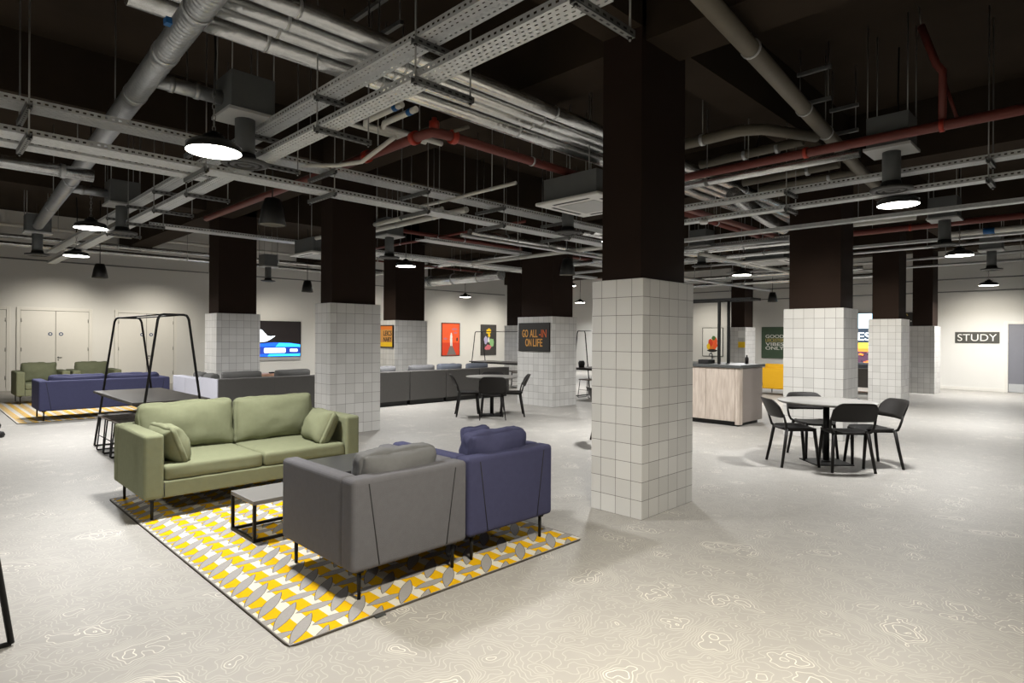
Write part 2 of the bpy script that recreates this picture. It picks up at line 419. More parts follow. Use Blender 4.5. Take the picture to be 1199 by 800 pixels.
for x0, x1 in ((4.4, 4.95), (9.85, 10.35), (15.7, 16.2), (20.25, 20.75)):
    beam(x0, x1, YB, YF, 4.02)

# ------------------------------------------------------------------ doors on the left wall
def wall_door(nm, x0, x1, ztop, leaves, y=YF):
    t = bpy.data.objects.new(nm, None); COL.objects.link(t); t.location = ((x0+x1)/2, y, 0); t['kind'] = 'structure'
    w = (x1-x0)/2
    MB().box(-w, -w+.08, -.035, 0, 0, ztop).box(w-.08, w, -.035, 0, 0, ztop).box(-w+.08, w-.08, -.035, 0, ztop-.08, ztop).build('door_frame', M['door'], t, bevel=.006)
    MB().box(-w+.08, w-.08, -.008, 0, 0, ztop-.08).build('door_gap', M['doorgap'], t)
    n = leaves; lw = (2*w-.16)/n
    for k in range(n):
        a = -w+.08+k*lw
        lf = MB().box(a+.007, a+lw-.007, -.022, -.008, .008, ztop-.09).build('door_leaf', M['door'], t, bevel=.002)
        hx = a+lw-.02 if (k == n-1) else a+.02
        for hz in (.35, 1.1, ztop-.35): MB().cyl((hx, -.026, hz-.05), (hx, -.026, hz+.05), .008, n=8).build('hinge', M['rod'], lf)
        sx = a+(lw-.12 if k == 0 and n > 1 else .12)
        MB().cyl((sx, -.026, 1.52), (sx, -.022, 1.52), .05, n=24).build('round_sign', M['bluesign'], lf)
        MB().cyl((sx, -.028, 1.52), (sx, -.026, 1.52), .024, n=16).build('sign_dot', M['white'], lf)
        if k == n-1:
            hd = MB().cyl((a+.06, -.03, .87), (a+.06, -.022, .87), .024, n=16)
            hd.cyl((a+.06, -.04, .87), (a+.14, -.04, .87), .008, n=8).cyl((a+.06, -.03, .8), (a+.06, -.022, .8), .018, n=16)
            hd.build('door_handle', M['strut'], lf)
    return t
wall_door('door_1', .85, 1.93, 2.24, 1)
wall_door('door_2', 2.06, 3.75, 2.24, 2)
wall_door('door_3', 4.3, 5.95, 2.24, 2)
# right wall door
t = bpy.data.objects.new('door_4', None); COL.objects.link(t); t.location = (XR, 1.35, 0); t['kind'] = 'structure'
MB().box(-.05, 0, .86, .95, 0, 2.05).box(-.05, 0, -.95, -.86, 0, 2.05).box(-.05, 0, -.86, .86, 1.97, 2.05).build('door_frame', M['door'], t, bevel=.006)
lf = MB().box(-.02, 0, -.86, .86, .01, 1.97).build('door_leaf', M['greydoor'], t)
MB().box(-.024, -.02, -.85, .85, .01, .25).build('kick_plate', M['kickplate'], lf)

# ------------------------------------------------------------------ rugs
def rug(lab, x0, x1, y0, y1, px=.16, py=.187):
    t = thing('rug', lab, 'rug', ((x0+x1)/2, (y0+y1)/2, 0))
    w, l = x1-x0, y1-y0
    MB().prism(rrect(-w/2, w/2, -l/2, l/2, .05), 'z', 0, .010).build('rug_backing', M['rugbase'], t)
    m = MB(); e = .012
    xa, xb, ya, yb = -w/2+e, w/2-e, -l/2+e, l/2-e
    m2 = MB()
    z = .0112
    m2.poly([(xa-.006, ya-.006, z-.0008), (xb+.006, ya-.006, z-.0008), (xb+.006, yb+.006, z-.0008), (xa-.006, yb+.006, z-.0008)], 1)
    # rows of leaf shapes in two directions over yellow and cream quarters, each leaf with a dark outline
    px2, py2 = .32, .186
    def leaf(ax, ay, bx, by, fat, zz, mi, grow):
        A, B = Vector((ax, ay)), Vector((bx, by)); d = B-A; nn = Vector((-d.y, d.x)).normalized(); dn = d.normalized()
        A = A-dn*grow; B = B+dn*grow; d = B-A
        qs = [0, .06, .15, .28, .42, .58, .72, .85, .94, 1]
        wv = [fat*math.sin(PI*q)**.95+grow if 0 < q < 1 else 0 for q in qs]
        m.poly([(*(A+d*q+nn*h), zz) for q, h in zip(qs, wv)]+[(*(A+d*q-nn*h), zz) for q, h in list(zip(qs, wv))[::-1][1:-1]], mi)
    for c in range(-1, int(w/px2)+2):
        X0 = xa+c*px2+.02
        for r in range(-3, int(l/py2)+4):
            Y0 = ya+r*py2+.03
            # diagonal strip: yellow lower-left, cream upper-right; then flat strip: yellow left, cream right
            for (xq, yq, xr, yr, mi) in ((0, 0, .1, .095, 0), (.1, .095, .172, .163, 1)):
                m.poly([(X0+xq, Y0+yq, z), (X0+xr, Y0+yr, z), (X0+xr, Y0+yr+py2, z), (X0+xq, Y0+yq+py2, z)], mi)
            for (xq, xr, mi) in ((.172, .262, 0), (.262, px2, 1)):
                m.poly([(X0+xq, Y0+.085, z), (X0+xr, Y0+.085, z), (X0+xr, Y0+.085+py2, z), (X0+xq, Y0+.085+py2, z)], mi)
            leaf(X0+.15, Y0+.082, X0+.385, Y0+.09, .032, z+.0002, 3, .003); leaf(X0+.15, Y0+.082, X0+.385, Y0+.09, .032, z+.0004, 2, 0)
            leaf(X0-.022, Y0-.03, X0+.212, Y0+.215, .034, z+.0006, 3, .003); leaf(X0-.022, Y0-.03, X0+.212, Y0+.215, .034, z+.0008, 2, 0)
    for co, no in (((xa, 0, 0), (-1, 0, 0)), ((xb, 0, 0), (1, 0, 0)), ((0, ya, 0), (0, -1, 0)), ((0, yb, 0), (0, 1, 0))):
        bmesh.ops.bisect_plane(m.bm, geom=m.bm.verts[:]+m.bm.edges[:]+m.bm.faces[:], plane_co=co, plane_no=no, clear_outer=True)
    me = bpy.data.meshes.new('rug_pattern')
    m.bm.normal_update()
    for f in m.bm.faces:
        if f.normal.z < 0: f.normal_flip()
    m.bm.to_mesh(me); m.bm.free()
    for k in ('rugyellow', 'rugwhite', 'ruggrey', 'rugbase'): me.materials.append(M[k])
    o = bpy.data.objects.new('rug_pile', me); COL.objects.link(o); o.parent = t
    m2.build('rug_border', [M['rugwhite'], M['ruggrey']], t)
    return t
r1 = rug('yellow, white and grey patterned rug under the near green sofa and armchairs', 1.3, 3.56, 2.8, 6.48)
MB().box(-.66, -.6, -1.865, -1.835, 0, .008).build('label_tag', M['rugtag'], r1)
rug('yellow patterned rug at the far left under the long blue sofa', 1.3, 3.7, 12.95, 17.2)

# ------------------------------------------------------------------ sofas and armchairs
def sofa(name, lab, cat, w, d, mk, loc, rz, seats=1, backs=1, seat_h=.43, arm_h=.69, back_top=.83, cush=None, group=None, arm=.15, backfat=.17, cushw=None):
    """slim-legged sofa facing local -y, floor at z 0"""
    t = thing(name, lab, cat, loc, rz, group); f = M[mk]; cf = M[cush] if cush else f
    hw, hd = w/2, d/2
    MB().box(-hw+arm-.01, hw-arm+.01, -hd+.012, hd-.1, .17, .305).build('seat_base', f, t, bevel=.015, seg=3)
    for s in (-1, 1):
        x0, x1 = (-hw, -hw+arm) if s < 0 else (hw-arm, hw)
        # arm narrows a little towards the floor at the front, as the upholstery wraps it
        m = MB().prism([(-hd, .17), (hd-.13, .17), (hd-.13, arm_h), (-hd, arm_h)], 'x', x0, x1)
        m.build('armrest', f, t, bevel=.028, seg=4)
        MB().tube([(s*(hw-arm)-s*.0, -hd-.001, .185), (s*(hw-arm-.0), -hd-.001, .30)], .0028, 6).build('seam', M['seam'], t)
    bk = MB().box(-hw, hw, hd-.14, hd, .17, arm_h).build('backrest', f, t, bevel=.028, seg=4)
    for s in (-1, 1):
        MB().tube([(s*(hw-.1), hd+.0005, arm_h-.03), (s*(hw-.17), hd+.0005, .19)], .0035, 6).build('seam', M['seam'], bk)
    iw = w-2*arm; sw = iw/seats
    for k in range(seats):
        MB().cushion((sw-.004, d-.16, seat_h-.3), (-iw/2+sw*(k+.5), -.045-.02, (.303+seat_h)/2), r=.035, crown=.018, axis=2, wr=.004, seed=k+w*10).build('seat_cushion', f, t)
    bw = (cushw or iw)/backs
    for k in range(backs):
        mt = Matrix.Translation((-(cushw or iw)/2+bw*(k+.5), hd-.14-backfat/2-.01, seat_h-.01)) @ Matrix.Rotation(-.13, 4, 'X')
        hgt = back_top-seat_h+.015
        MB().cushion((bw-.006, backfat, hgt), (0, 0, hgt/2), r=.055, crown=.05, axis=1, n=22, wr=.010, seed=k*3+w, mtx=mt, pinch=.35).build('back_cushion', cf, t)
    for x in (-hw+.075, hw-.075):
        for y in (-hd+.06, hd-.06):
            MB().cyl((x, y, 0), (x, y, .165), .011, .013, 12).cyl((x, y, .155), (x, y, .172), .028, .028, 16).build('leg', M['black'], t)
    return t
RUGZ = .0115
green = sofa('sofa', 'sage green two-seat sofa with loose cushions on the yellow patterned rug', 'sofa', 1.93, .99, 'green', (2.29, 5.93, RUGZ), 0, 2, 2, back_top=.87, cushw=1.66)
# loose cushions leaning on its arms
def loose_cushion(lab, mk, size, loc, rot, seed, group=None):
    o = MB().cushion(size, r=.05, crown=.06, axis=2, wr=.008, seed=seed, n=16, pinch=.55).build('throw_cushion', M[mk], None, loc, rot)
    return tag(o, lab, 'cushion', group)
loose_cushion('green throw cushion leaning on the left arm of the green sofa', 'green', (.34, .5, .13), (1.585, 5.72, .583), (0, 1.22, .06), 4)
loose_cushion('green throw cushion leaning on the right arm of the green sofa', 'green', (.36, .5, .14), (2.97, 5.74, .585), (0, -1.12, -.1), 9)
gr = sofa('armchair', 'grey fabric armchair on the rug seen from behind, nearest the camera', 'armchair', .83, .9, 'grey', (2.155, 3.42, RUGZ), PI, 1, 1, back_top=.80, cush='cushgrey', backfat=.2, arm=.11, cushw=.56)
bl = sofa('armchair', 'blue-violet armchair on the rug beside the grey armchair, back to camera', 'armchair', .83, .9, 'navy', (3.015, 3.44, RUGZ), PI, 1, 1, back_top=.82, backfat=.2, arm=.11, cushw=.56)
loose_cushion('small blue-violet cushion peeking out behind the blue armchair back', 'navy', (.3, .38, .12), (3.36, 3.74, .575), (1.2, 0, 0), 14)
sofa('sofa', 'long blue-violet sofa at the far left, its back to the camera', 'sofa', 2.02, .88, 'navy', (2.6, 13.43, RUGZ), PI, 2, 2, back_top=.78)
sofa('armchair', 'sage green armchair by the far double doors, the left one of two', 'armchair', .94, .92, 'green', (2.1, 16.9, RUGZ), 0, 1, 1, back_top=.86)
sofa('armchair', 'sage green armchair behind the blue sofa, the right one of two', 'armchair', .94, .92, 'green', (3.08, 16.9, RUGZ), 0, 1, 1, back_top=.86)
sofa('sofa', 'mustard yellow sofa beyond the counter, under the dark green poster', 'sofa', 2.1, .9, 'yellow', (16.75, 5.85, 0), PI/2, 2, 2, arm_h=.72, back_top=.83)
sofa('sofa', 'dark charcoal sofa seen in the gap between two columns, in front of the big screen', 'sofa', 2.0, .9, 'charcoal', (19.2, 5.2, 0), PI/2, 2, 2, arm_h=.7, back_top=.85, cush='bluegrey')
tag(MB().lathe([(0, .14), (.3, .14), (.36, .12), (.38, .07), (.36, .01), (0, 0)], n=36).build('floor_pouf', M['bluegrey'], None, (15.55, 4.55, 0)), 'low round grey pouf on the floor between the two right columns', 'pouf')

# modular sectional
def module(lab, loc, rz, mk, cushk, width=1.0, fr=-.46, top=.745, side=None):
    t = thing('modular_seat', lab, 'sofa module', loc, rz, None); f = M[mk]; hw = width/2-.004
    MB().box(-hw+.03, hw-.03, fr+.06, .4, 0, .1).build('plinth', M['kick'], t)
    MB().box(-hw, hw, fr, .45, .1, .28).build('seat_base', f, t, bevel=.012)
    MB().cushion((2*hw-.004, .26-fr, .16), (0, (fr+.26)/2, .36), r=.03, crown=.012, axis=2, n=8, wr=.003).build('seat_cushion', f, t)
    MB().box(-hw, hw, .27, .46, .1, top).build('backrest', f, t, bevel=.014, seg=3)
    if side: MB().box(hw, hw+.02, fr, .46, .1, top).build('pale_side_panel', M[side], t, bevel=.006)
    return t
mods = [('leftmost dark panel, next to the pale wing', 4.3), ('second dark panel from the left, below the television', 5.3), ('third dark panel, hidden mostly by the tiled column', 6.3),
        ('dark panel just right of the tiled column behind the sofa', 7.32), ('dark panel left of the middle round table, below the poster column', 8.35), ('dark panel behind the middle round table', 9.37), ('last dark panel at the right end of the run', 10.4)]
first = None
for k, (w_, x) in enumerate(mods):
    lab = 'charcoal modular sofa section, ' + w_
    if k == 0: module(lab, (x+.01, 11.46, 0), PI, 'charcoal', 'darkcush', 1.0, side='palegrey')
    elif first is None: first = module(lab, (x, 11.46, 0), PI, 'charcoal', 'darkcush', 1.02)
    else: dup(first, (x, 11.46, 0), PI, lab)
for y, w_ in ((12.19, 'nearer half beside the first dark panel'), (12.96, 'far half towards the wall')):
    module('pale lilac-grey modular sofa wing, ' + w_, (4.25, y+.12, 0), -PI/2+PI, 'palegrey', 'darkcush', .77, -.33, .70)
# back cushions standing on the modules
cc = [(3.98, 12.75, .72, 1.57, 'darkcush', 'dark grey cushion on the pale wing, the farther of its two', .46), (4.05, 12.15, .73, 1.57, 'darkcush', 'dark grey cushion at the corner of the pale wing', .46),
      (4.32, 11.5, .73, 0, 'darkcush', 'dark grey back cushion on the leftmost dark sofa section', .7), (5.28, 11.5, .735, 0, 'darkcush', 'dark grey back cushion below the television', .7),
      (7.3, 11.5, .74, 0, 'cushmid', 'grey back cushion just right of the sofa-side column', .66), (8.35, 11.5, .745, 0, 'cushmid', 'grey back cushion below the orange and yellow poster column', .7),
      (9.2, 11.5, .74, .1, 'bluegrey', 'blue-grey cushion standing left of the pair behind the middle table', .72), (9.3, 11.75, .79, .05, 'bluegrey', 'paler blue-grey cushion peeking up behind the left one of the pair', .6),
      (10.05, 11.5, .74, -.06, 'bluegrey', 'blue-grey cushion on the right of the pair behind the middle table', .66)]
for k, (x, y, z, rz, mk, lab, w_) in enumerate(cc):
    dx = .27 if rz == 1.57 else 0
    o = MB().cushion((w_, .17, .42), r=.05, crown=.03, axis=1, wr=.006, seed=k, n=10, pinch=.3).build('back_cushion', M[mk], None, ((4.09 if rz == 1.57 else x), (y if rz == 1.57 else y-.2), .575 if rz == 1.57 else .645), (.1 if rz != 1.57 else 0, 0, rz))
    tag(o, lab, 'cushion')

# ------------------------------------------------------------------ small tables
def cube_table(lab, x0, x1, y0, y1, h, top):
    cx, cy = (x0+x1)/2, (y0+y1)/2; w, d = (x1-x0)/2, (y1-y0)/2
    t = thing('side_table', lab, 'table', (cx, cy, RUGZ)); b = .022
    MB().box(-w, w, -d, d, h-.03, h).build('table_top', M[top], t, bevel=.003)
    for sx in (-1, 1):
        for sy in (-1, 1):
            xa = sx*w-(b if sx > 0 else 0); ya = sy*d-(b if sy > 0 else 0)
            MB().box(xa, xa+b, ya, ya+b, 0, h-.03).build('leg', M['black'], t, bevel=.002)
    m = MB()
    for sy in (-1, 1):
        ya = sy*d-(b if sy > 0 else 0); m.box(-w+b, w-b, ya, ya+b, 0, b)
    for sx in (-1, 1):
        xa = sx*w-(b if sx > 0 else 0); m.box(xa, xa+b, -d+b, d-b, 0, b)
    m.build('floor_rail', M['black'], t, bevel=.002)
    return t
cube_table('small low square table with black frame and grey top, in front of the green sofa', 1.76, 2.19, 4.37, 4.8, .30, 'smalltop')
cube_table('larger low table with dark top, half hidden behind the grey armchair', 2.36, 3.12, 4.3, 4.94, .42, 'darktop')
# low wooden table inside the sectional
t = thing('coffee_table', 'low pinkish wooden table seen over the dark sofa back, below the television', 'table', (7.6, 17.65, 0), 0)
MB().box(-.45, .45, -.3, .3, .33, .40).build('table_top', M['pinkwood'], t, bevel=.004)
for sx in (-1, 1):
    for sy in (-1, 1): MB().box(sx*.4-.025, sx*.4+.025, sy*.25-.025, sy*.25+.025, 0, .33).build('leg', M['pinkwood'], t)
tag(MB().lathe([(0, 0), (.09, 0), (.11, .03), (.1, .04), (0, .03)], n=20).build('small_dish', M['black'], None, (7.62, 17.6, .40)), 'small black dish on the low pinkish wooden table', 'dish')

# ------------------------------------------------------------------ dining chairs and round tables
def dining_chair(lab, group, zlow=.575, lk=1.0):
    t = thing('dining_chair', lab, 'chair', (0, 0, 0), 0, group); b = M['blackplastic']
    # seat: shallow scooped shell
    bm = MB(); n = 14
    g = {}
    for i in range(n+1):
        for j in range(n+1):
            u, v = 2*i/n-1, 2*j/n-1
            k = 1-.16*(abs(u)**3.2)*(abs(v)**3.2)*1.6
            wx = .225 if v < 0 else .225-.02*v
            x, y = u*wx*k, v*.215*k-.0
            z = .452-.016*(1-u*u)*(1-v*v)-.012*max(0, -v)**3+.012*abs(u)**3
            g[i, j] = (bm.bm.verts.new((x, y, z)), bm.bm.verts.new((x*.985, y*.985, z-.02)))
    for i in range(n):
        for j in range(n):
            for q, o in ((0, 1), (1, -1)):
                f = bm.bm.faces.new([g[a][q] for a in ((i, j), (i+1, j), (i+1, j+1), (i, j+1))][::o]); f.smooth = True
    ring = [(i, 0) for i in range(n)]+[(n, j) for j in range(n)]+[(i, n) for i in range(n, 0, -1)]+[(0, j) for j in range(n, 0, -1)]
    for a, c in zip(ring, ring[1:]+ring[:1]):
        bm.bm.faces.new((g[a][0], g[a][1], g[c][1], g[c][0])).smooth = True
    bm.build('seat', b, t)
    # backrest: curved band with rounded upper corners
    bm = MB(); nu, nv = 18, 8; g = {}
    for i in range(nu+1):
        for j in range(nv+1):
            u, v = 2*i/nu-1, j/nv
            zt = .795-.075*max(0, (abs(u)-.62)/.38)**2.4-.008*u*u
            zb = zlow+.02*max(0, (abs(u)-.75)/.25)**2
            z = zb+(zt-zb)*v
            y = .2+.16*((z-.45)/.35)-.055*u*u+.0
            x = u*(.25-.006*v)
            g[i, j] = (bm.bm.verts.new((x, y, z)), bm.bm.verts.new((x, y+.016, z)))
    for i in range(nu):
        for j in range(nv):
            for q, o in ((0, 1), (1, -1)):
                f = bm.bm.faces.new([g[a][q] for a in ((i, j), (i+1, j), (i+1, j+1), (i, j+1))][::o]); f.smooth = True
    ring = [(i, 0) for i in range(nu)]+[(nu, j) for j in range(nv)]+[(i, nv) for i in range(nu, 0, -1)]+[(0, j) for j in range(nv, 0, -1)]
    for a, c in zip(ring, ring[1:]+ring[:1]):
        bm.bm.faces.new((g[a][0], g[a][1], g[c][1], g[c][0]))
    bm.build('backrest', b, t)
    for s in (-1, 1):
        MB().tube([(s*.185, .17, .438), (s*.215, .185, .455), (s*.236, .193, .5), (s*.243, .21, .56), (s*.243, .226, .62)], [.014, .015, .014, .013, .011], 10).build('upright', b, t)
        MB().tube([(s*.17, -.16, .44), (s*.185, -.185, .2), (s*.198, -.205, 0)], [.020*lk, .018*lk, .0155*lk], 12).build('leg', b, t)
        MB().tube([(s*.19, .165, .445), (s*.212, .2, .22), (s*.235, .24, 0)], [.020*lk, .018*lk, .0155*lk], 12).build('leg', b, t)
    MB().box(-.165, .165, -.165, -.145, .418, .44).box(-.185, .185, .145, .165, .418, .44).box(-.185, -.165, -.165, .165, .418, .438).box(.165, .185, -.165, .165, .418, .438).build('seat_frame', b, t, bevel=.004)
    return t
def round_table(lab, c, dia=1.08):
    t = thing('round_table', lab, 'table', (c[0], c[1], 0), PI/4)
    r = dia/2
    MB().lathe([(0, .752), (r-.004, .752), (r, .749), (r, .742), (r-.012, .73), (0, .73)], n=64).build('table_top', M['tabletop'], t)
    MB().lathe([(0, .73), (r-.02, .73), (r-.03, .722), (0, .722)], n=48).build('underside', M['black'], t)
    MB().cyl((0, 0, .014), (0, 0, .722), .036, n=24).cyl((0, 0, .012), (0, 0, .03), .06, .045, 24).build('pedestal', M['black'], t)
    MB().box(-.21, .21, -.23, .23, 0, .013).build('base_plate', M['black'], t, bevel=.004)
    MB().box(-.25, .25, -.025, .025, .695, .722).box(-.025, .025, -.25, .25, .695, .7218).build('top_bracket', M['black'], t)
    return t
ch0 = None
def put_chair(mid, face, lab):
    """mid = midpoint of the rear feet, face = direction the sitter looks"""
    global ch0
    l = math.hypot(*face); fx, fy = face[0]/l, face[1]/l
    loc = (mid[0]+.24*fx, mid[1]+.24*fy, 0); rz = math.atan2(fx, -fy)
    if ch0 is None:
        ch0 = dining_chair(lab, 'black plastic dining chairs'); ch0.location = loc; ch0.rotation_euler = (0, 0, rz)
        return ch0
    return dup(ch0, loc, rz, lab)
round_table('round grey-topped pedestal table on the right with four chairs around it', (7.93, 2.5), 1.1)
put_chair((7.505, 2.075), (.75, .66), 'black dining chair at the right-hand round table, nearest the camera, back turned')
put_chair((7.39, 2.915), (.68, -.74), 'black dining chair on the left side of the right-hand round table')
put_chair((8.295, 1.9), (-.72, .7), 'black dining chair on the right side of the right-hand round table')
put_chair((8.39, 2.9), (-.72, -.69), 'black dining chair on the far side of the right-hand round table')
round_table('round grey-topped pedestal table in the middle, before the charcoal sofa run', (7.98, 8.52), 1.0)
sc_ = dining_chair('thin-legged black chair with a full-height back, at the middle round table, back to camera', None, .478, .55)
fl_ = math.hypot(.66, .75); sc_.location = (7.475+.24*.66/fl_, 7.955+.24*.75/fl_, 0); sc_.rotation_euler = (0, 0, math.atan2(.66, -.75))
if 'group' in sc_: del sc_['group']
put_chair((7.42, 8.93), (.8, -.6), 'black dining chair on the left side of the middle round table')
put_chair((8.4, 8.07), (-.74, .67), 'black dining chair on the right side of the middle round table')
put_chair((8.5, 9.05), (-.7, -.7), 'black dining chair on the far side of the middle round table, mostly hidden')
put_chair((7.0, 5.28), (.75, -.5), 'black dining chair peeking out behind the nearest tiled column')

# ------------------------------------------------------------------ A-frame tables and stools
def aframe_table(lab, cx, y0, y1, half_top=.42, ztop=1.74, tz=.75):
    cy = (y0+y1)/2; h = (y1-y0)/2
    t = thing('a_frame_table', lab, 'table', (cx, cy, 0))
    ta, fl = .155, .385; r = .014
    for s in (-1, 1):
        y = s*(h+.012)
        pts = [(-fl, y, .012)]
        # inverted U with rounded upper corners
        a = Vector((-fl, 0, 0)); b = Vector((-ta, 0, ztop)); d = (b-a).normalized()
        p1 = b-d*.06
        pts += [(p1.x, y, p1.z), (-ta+.004, y, ztop-.03), (-ta+.018, y, ztop-.008), (-ta+.05, y, ztop)]
        pts += [(-x, yy, z) for x, yy, z in pts[::-1]]
        MB().tube(pts, r, 10).build('end_frame', M['black'], t)
        MB().tube([(-fl, y, .012), (fl, y, .012)], r*.85, 8).build('floor_rail', M['black'], t)
    for s in (-1, 1):
        MB().tube([(s*(ta-.05), -h, ztop), (s*(ta-.05), h, ztop)], .009, 8).build('top_rail', M['black'], t)
    MB().box(-half_top, half_top, -h, h, tz-.028, tz).build('table_top', M['darkbrown'], t, bevel=.003)
    MB().box(-half_top+.06, -half_top+.09, -h+.03, h-.03, tz-.06, tz-.028).box(half_top-.09, half_top-.06, -h+.03, h-.03, tz-.06, tz-.028).build('under_rail', M['black'], t)
    return t
aframe_table('dark table with tall black A-shaped end frames, behind the green sofa', 2.17, 7.7, 9.7, .405)
aframe_table('far A-frame table seen beyond the right end of the charcoal sofas', 13.0, 12.25, 14.5, .42, 1.68)
aframe_table('A-frame table glimpsed between the GO ALL-IN column and the nearest column', 12.35, 7.6, 9.8, .40, 1.68)
aframe_table('A-frame table cut off by the left photo edge, one slanting black leg showing', -.025, 3.772, 5.6, .22)
def stool(lab, group):
    t = thing('stool', lab, 'stool', (0, 0, 0), 0, group)
    MB().prism(rrect(-.185, .185, -.18, .18, .07), 'z', .445, .465).build('seat', M['stoolwood'], t, bevel=.005)
    for s in (-1, 1):
        MB().tube([(-.145, s*.13, .445), (-.18, s*.165, .02), (-.172, s*.165, .0085), (.172, s*.165, .0085), (.18, s*.165, .02), (.145, s*.13, .445)], .0085, 8).build('sled_leg', M['black'], t)
    MB().tube([(-.165, -.15, .2), (-.165, .15, .2)], .006, 6).build('cross_bar', M['black'], t)
    return t
st0 = None
for x, y, rz, lab in ((1.93, 8.45, 0, 'wooden wire-legged stool tucked under the A-frame table, nearest the green sofa'), (1.93, 8.83, 0, 'wooden wire-legged stool in the middle of the row under the A-frame table'),
                      (1.93, 9.21, 0, 'wooden wire-legged stool at the far end of the row under the A-frame table'),
                      (2.6, 9.35, 0, 'wooden stool on the right side of the A-frame table, far end'), (2.6, 8.85, 0, 'wooden stool on the right side of the A-frame table, nearer end'),
                      (12.9, 12.6, 0, 'stool under the far A-frame table by the right end of the charcoal sofas'), (13.3, 13.3, 0, 'stool under the far A-frame table, second from the sofa end'),
                      (12.1, 9.4, 0, 'stool under the A-frame table glimpsed between two columns')):
    if st0 is None:
        st0 = stool(lab, 'wire-legged wooden stools'); st0.location = (x, y, 0)
    else: dup(st0, (x, y, 0), rz, lab)
# small objects on the glimpsed A-frame table
tag(MB().lathe([(0, 0), (.07, 0), (.085, .12), (.06, .17), (0, .17)], n=18).build('table_pot', M['black'], None, (12.1, 9.6, .75)), 'black pot on the A-frame table glimpsed between two columns', 'pot')
# two-tier black base at the left edge
t = thing('floor_stand', 'black two-tier round floor stand base cut by the left photo edge', 'stand', (.86, 11.55, 0))
MB().lathe([(0, 0), (.15, 0), (.165, .03), (.15, .07), (.06, .1), (0, .1)], n=28).build('base', M['black'], t)
MB().lathe([(0, .1), (.06, .1), (.11, .13), (.12, .17), (.1, .21), (.02, .22), (0, .22)], n=28).build('upper_tier', M['black'], t)
MB().cyl((0, 0, .2), (0, 0, 1.3), .012, n=12).build('pole', M['black'], t)

# ------------------------------------------------------------------ counter with gantry
t = thing('counter', 'pale oak counter with dark worktop to the right of the nearest column', 'counter', (10.0, 4.52, 0))
W, L_ = .92, 2.3
MB().box(.06, W-.06, .06, L_-.04, 0, .08).build('plinth', M['kick'], t)
MB().box(.012, W-.012, .03, L_, .08, 1.0).build('carcass', M['endpanel'], t)
for k, (a, b_) in enumerate(((.09, .62), (.627, 1.16), (1.167, 1.7), (1.707, L_))):
    MB().box(0, .014, a, b_, .085, .995).build('front_panel', M['palewood'], t, bevel=.002)
MB().prism([(0, .086)]+[(0, .05), (.02, .015), (.05, 0), (.11, 0), (.11, .086)], 'z', .03, .995).build('corner_post', M['palewood'], t, bevel=.003)
MB().box(.115, W, 0, .03, .06, .995).build('end_panel', M['endpanel'], t, bevel=.003)
MB().box(-.03, W+.05, -.03, L_+.02, 1.0, 1.05).build('worktop', M['worktop'], t, bevel=.004)
g = thing('gantry', 'black steel gantry with posts rising from the counter worktop', 'frame', (0, 0, 1.05))
for x, y in ((10.21, 5.0), (10.58, 5.0), (10.21, 6.55), (10.58, 6.55)):
    MB().box(x-.022, x+.022, y-.022, y+.022, 0, 1.12).build('post', M['black'], g, bevel=.003)
m = MB()
for x in (10.21, 10.58): m.box(x-.02, x+.02, 4.42, 6.9, 1.12, 1.165)
for y in (4.42, 5.0, 6.55, 6.86): m.box(10.23, 10.56, y-.0, y+.04, 1.122, 1.163)
m.build('top_frame', M['black'], g, bevel=.003)
tp = thing('mixer_tap', 'small dark tap on the counter worktop beside the gantry post', 'tap', (10.45, 5.25, 1.05))
MB().cyl((0, 0, 0), (0, 0, .12), .016, n=14).tube([(0, 0, .12), (0, 0, .16), (-.04, 0, .19), (-.1, 0, .17), (-.11, 0, .13)], .011, 10).build('spout', M['strut'], tp)
MB().box(.015, .07, -.01, .01, .09, .105).build('lever', M['strut'], tp, bevel=.003)
tag(MB().box(0, .26, 0, .2, 0, .07).build('tray_box', M['slot'], None, (10.2, 5.2, 1.05), bevel=.01), 'low dark box on the counter worktop by the tap', 'box')
tag(MB().lathe([(0, 0), (.03, 0), (.033, .1), (.012, .13), (.012, .16), (0, .16)], n=16).build('soap_bottle', M['blackplastic'], None, (10.72, 4.72, 1.05)), 'small dark bottle near the right end of the counter', 'bottle')

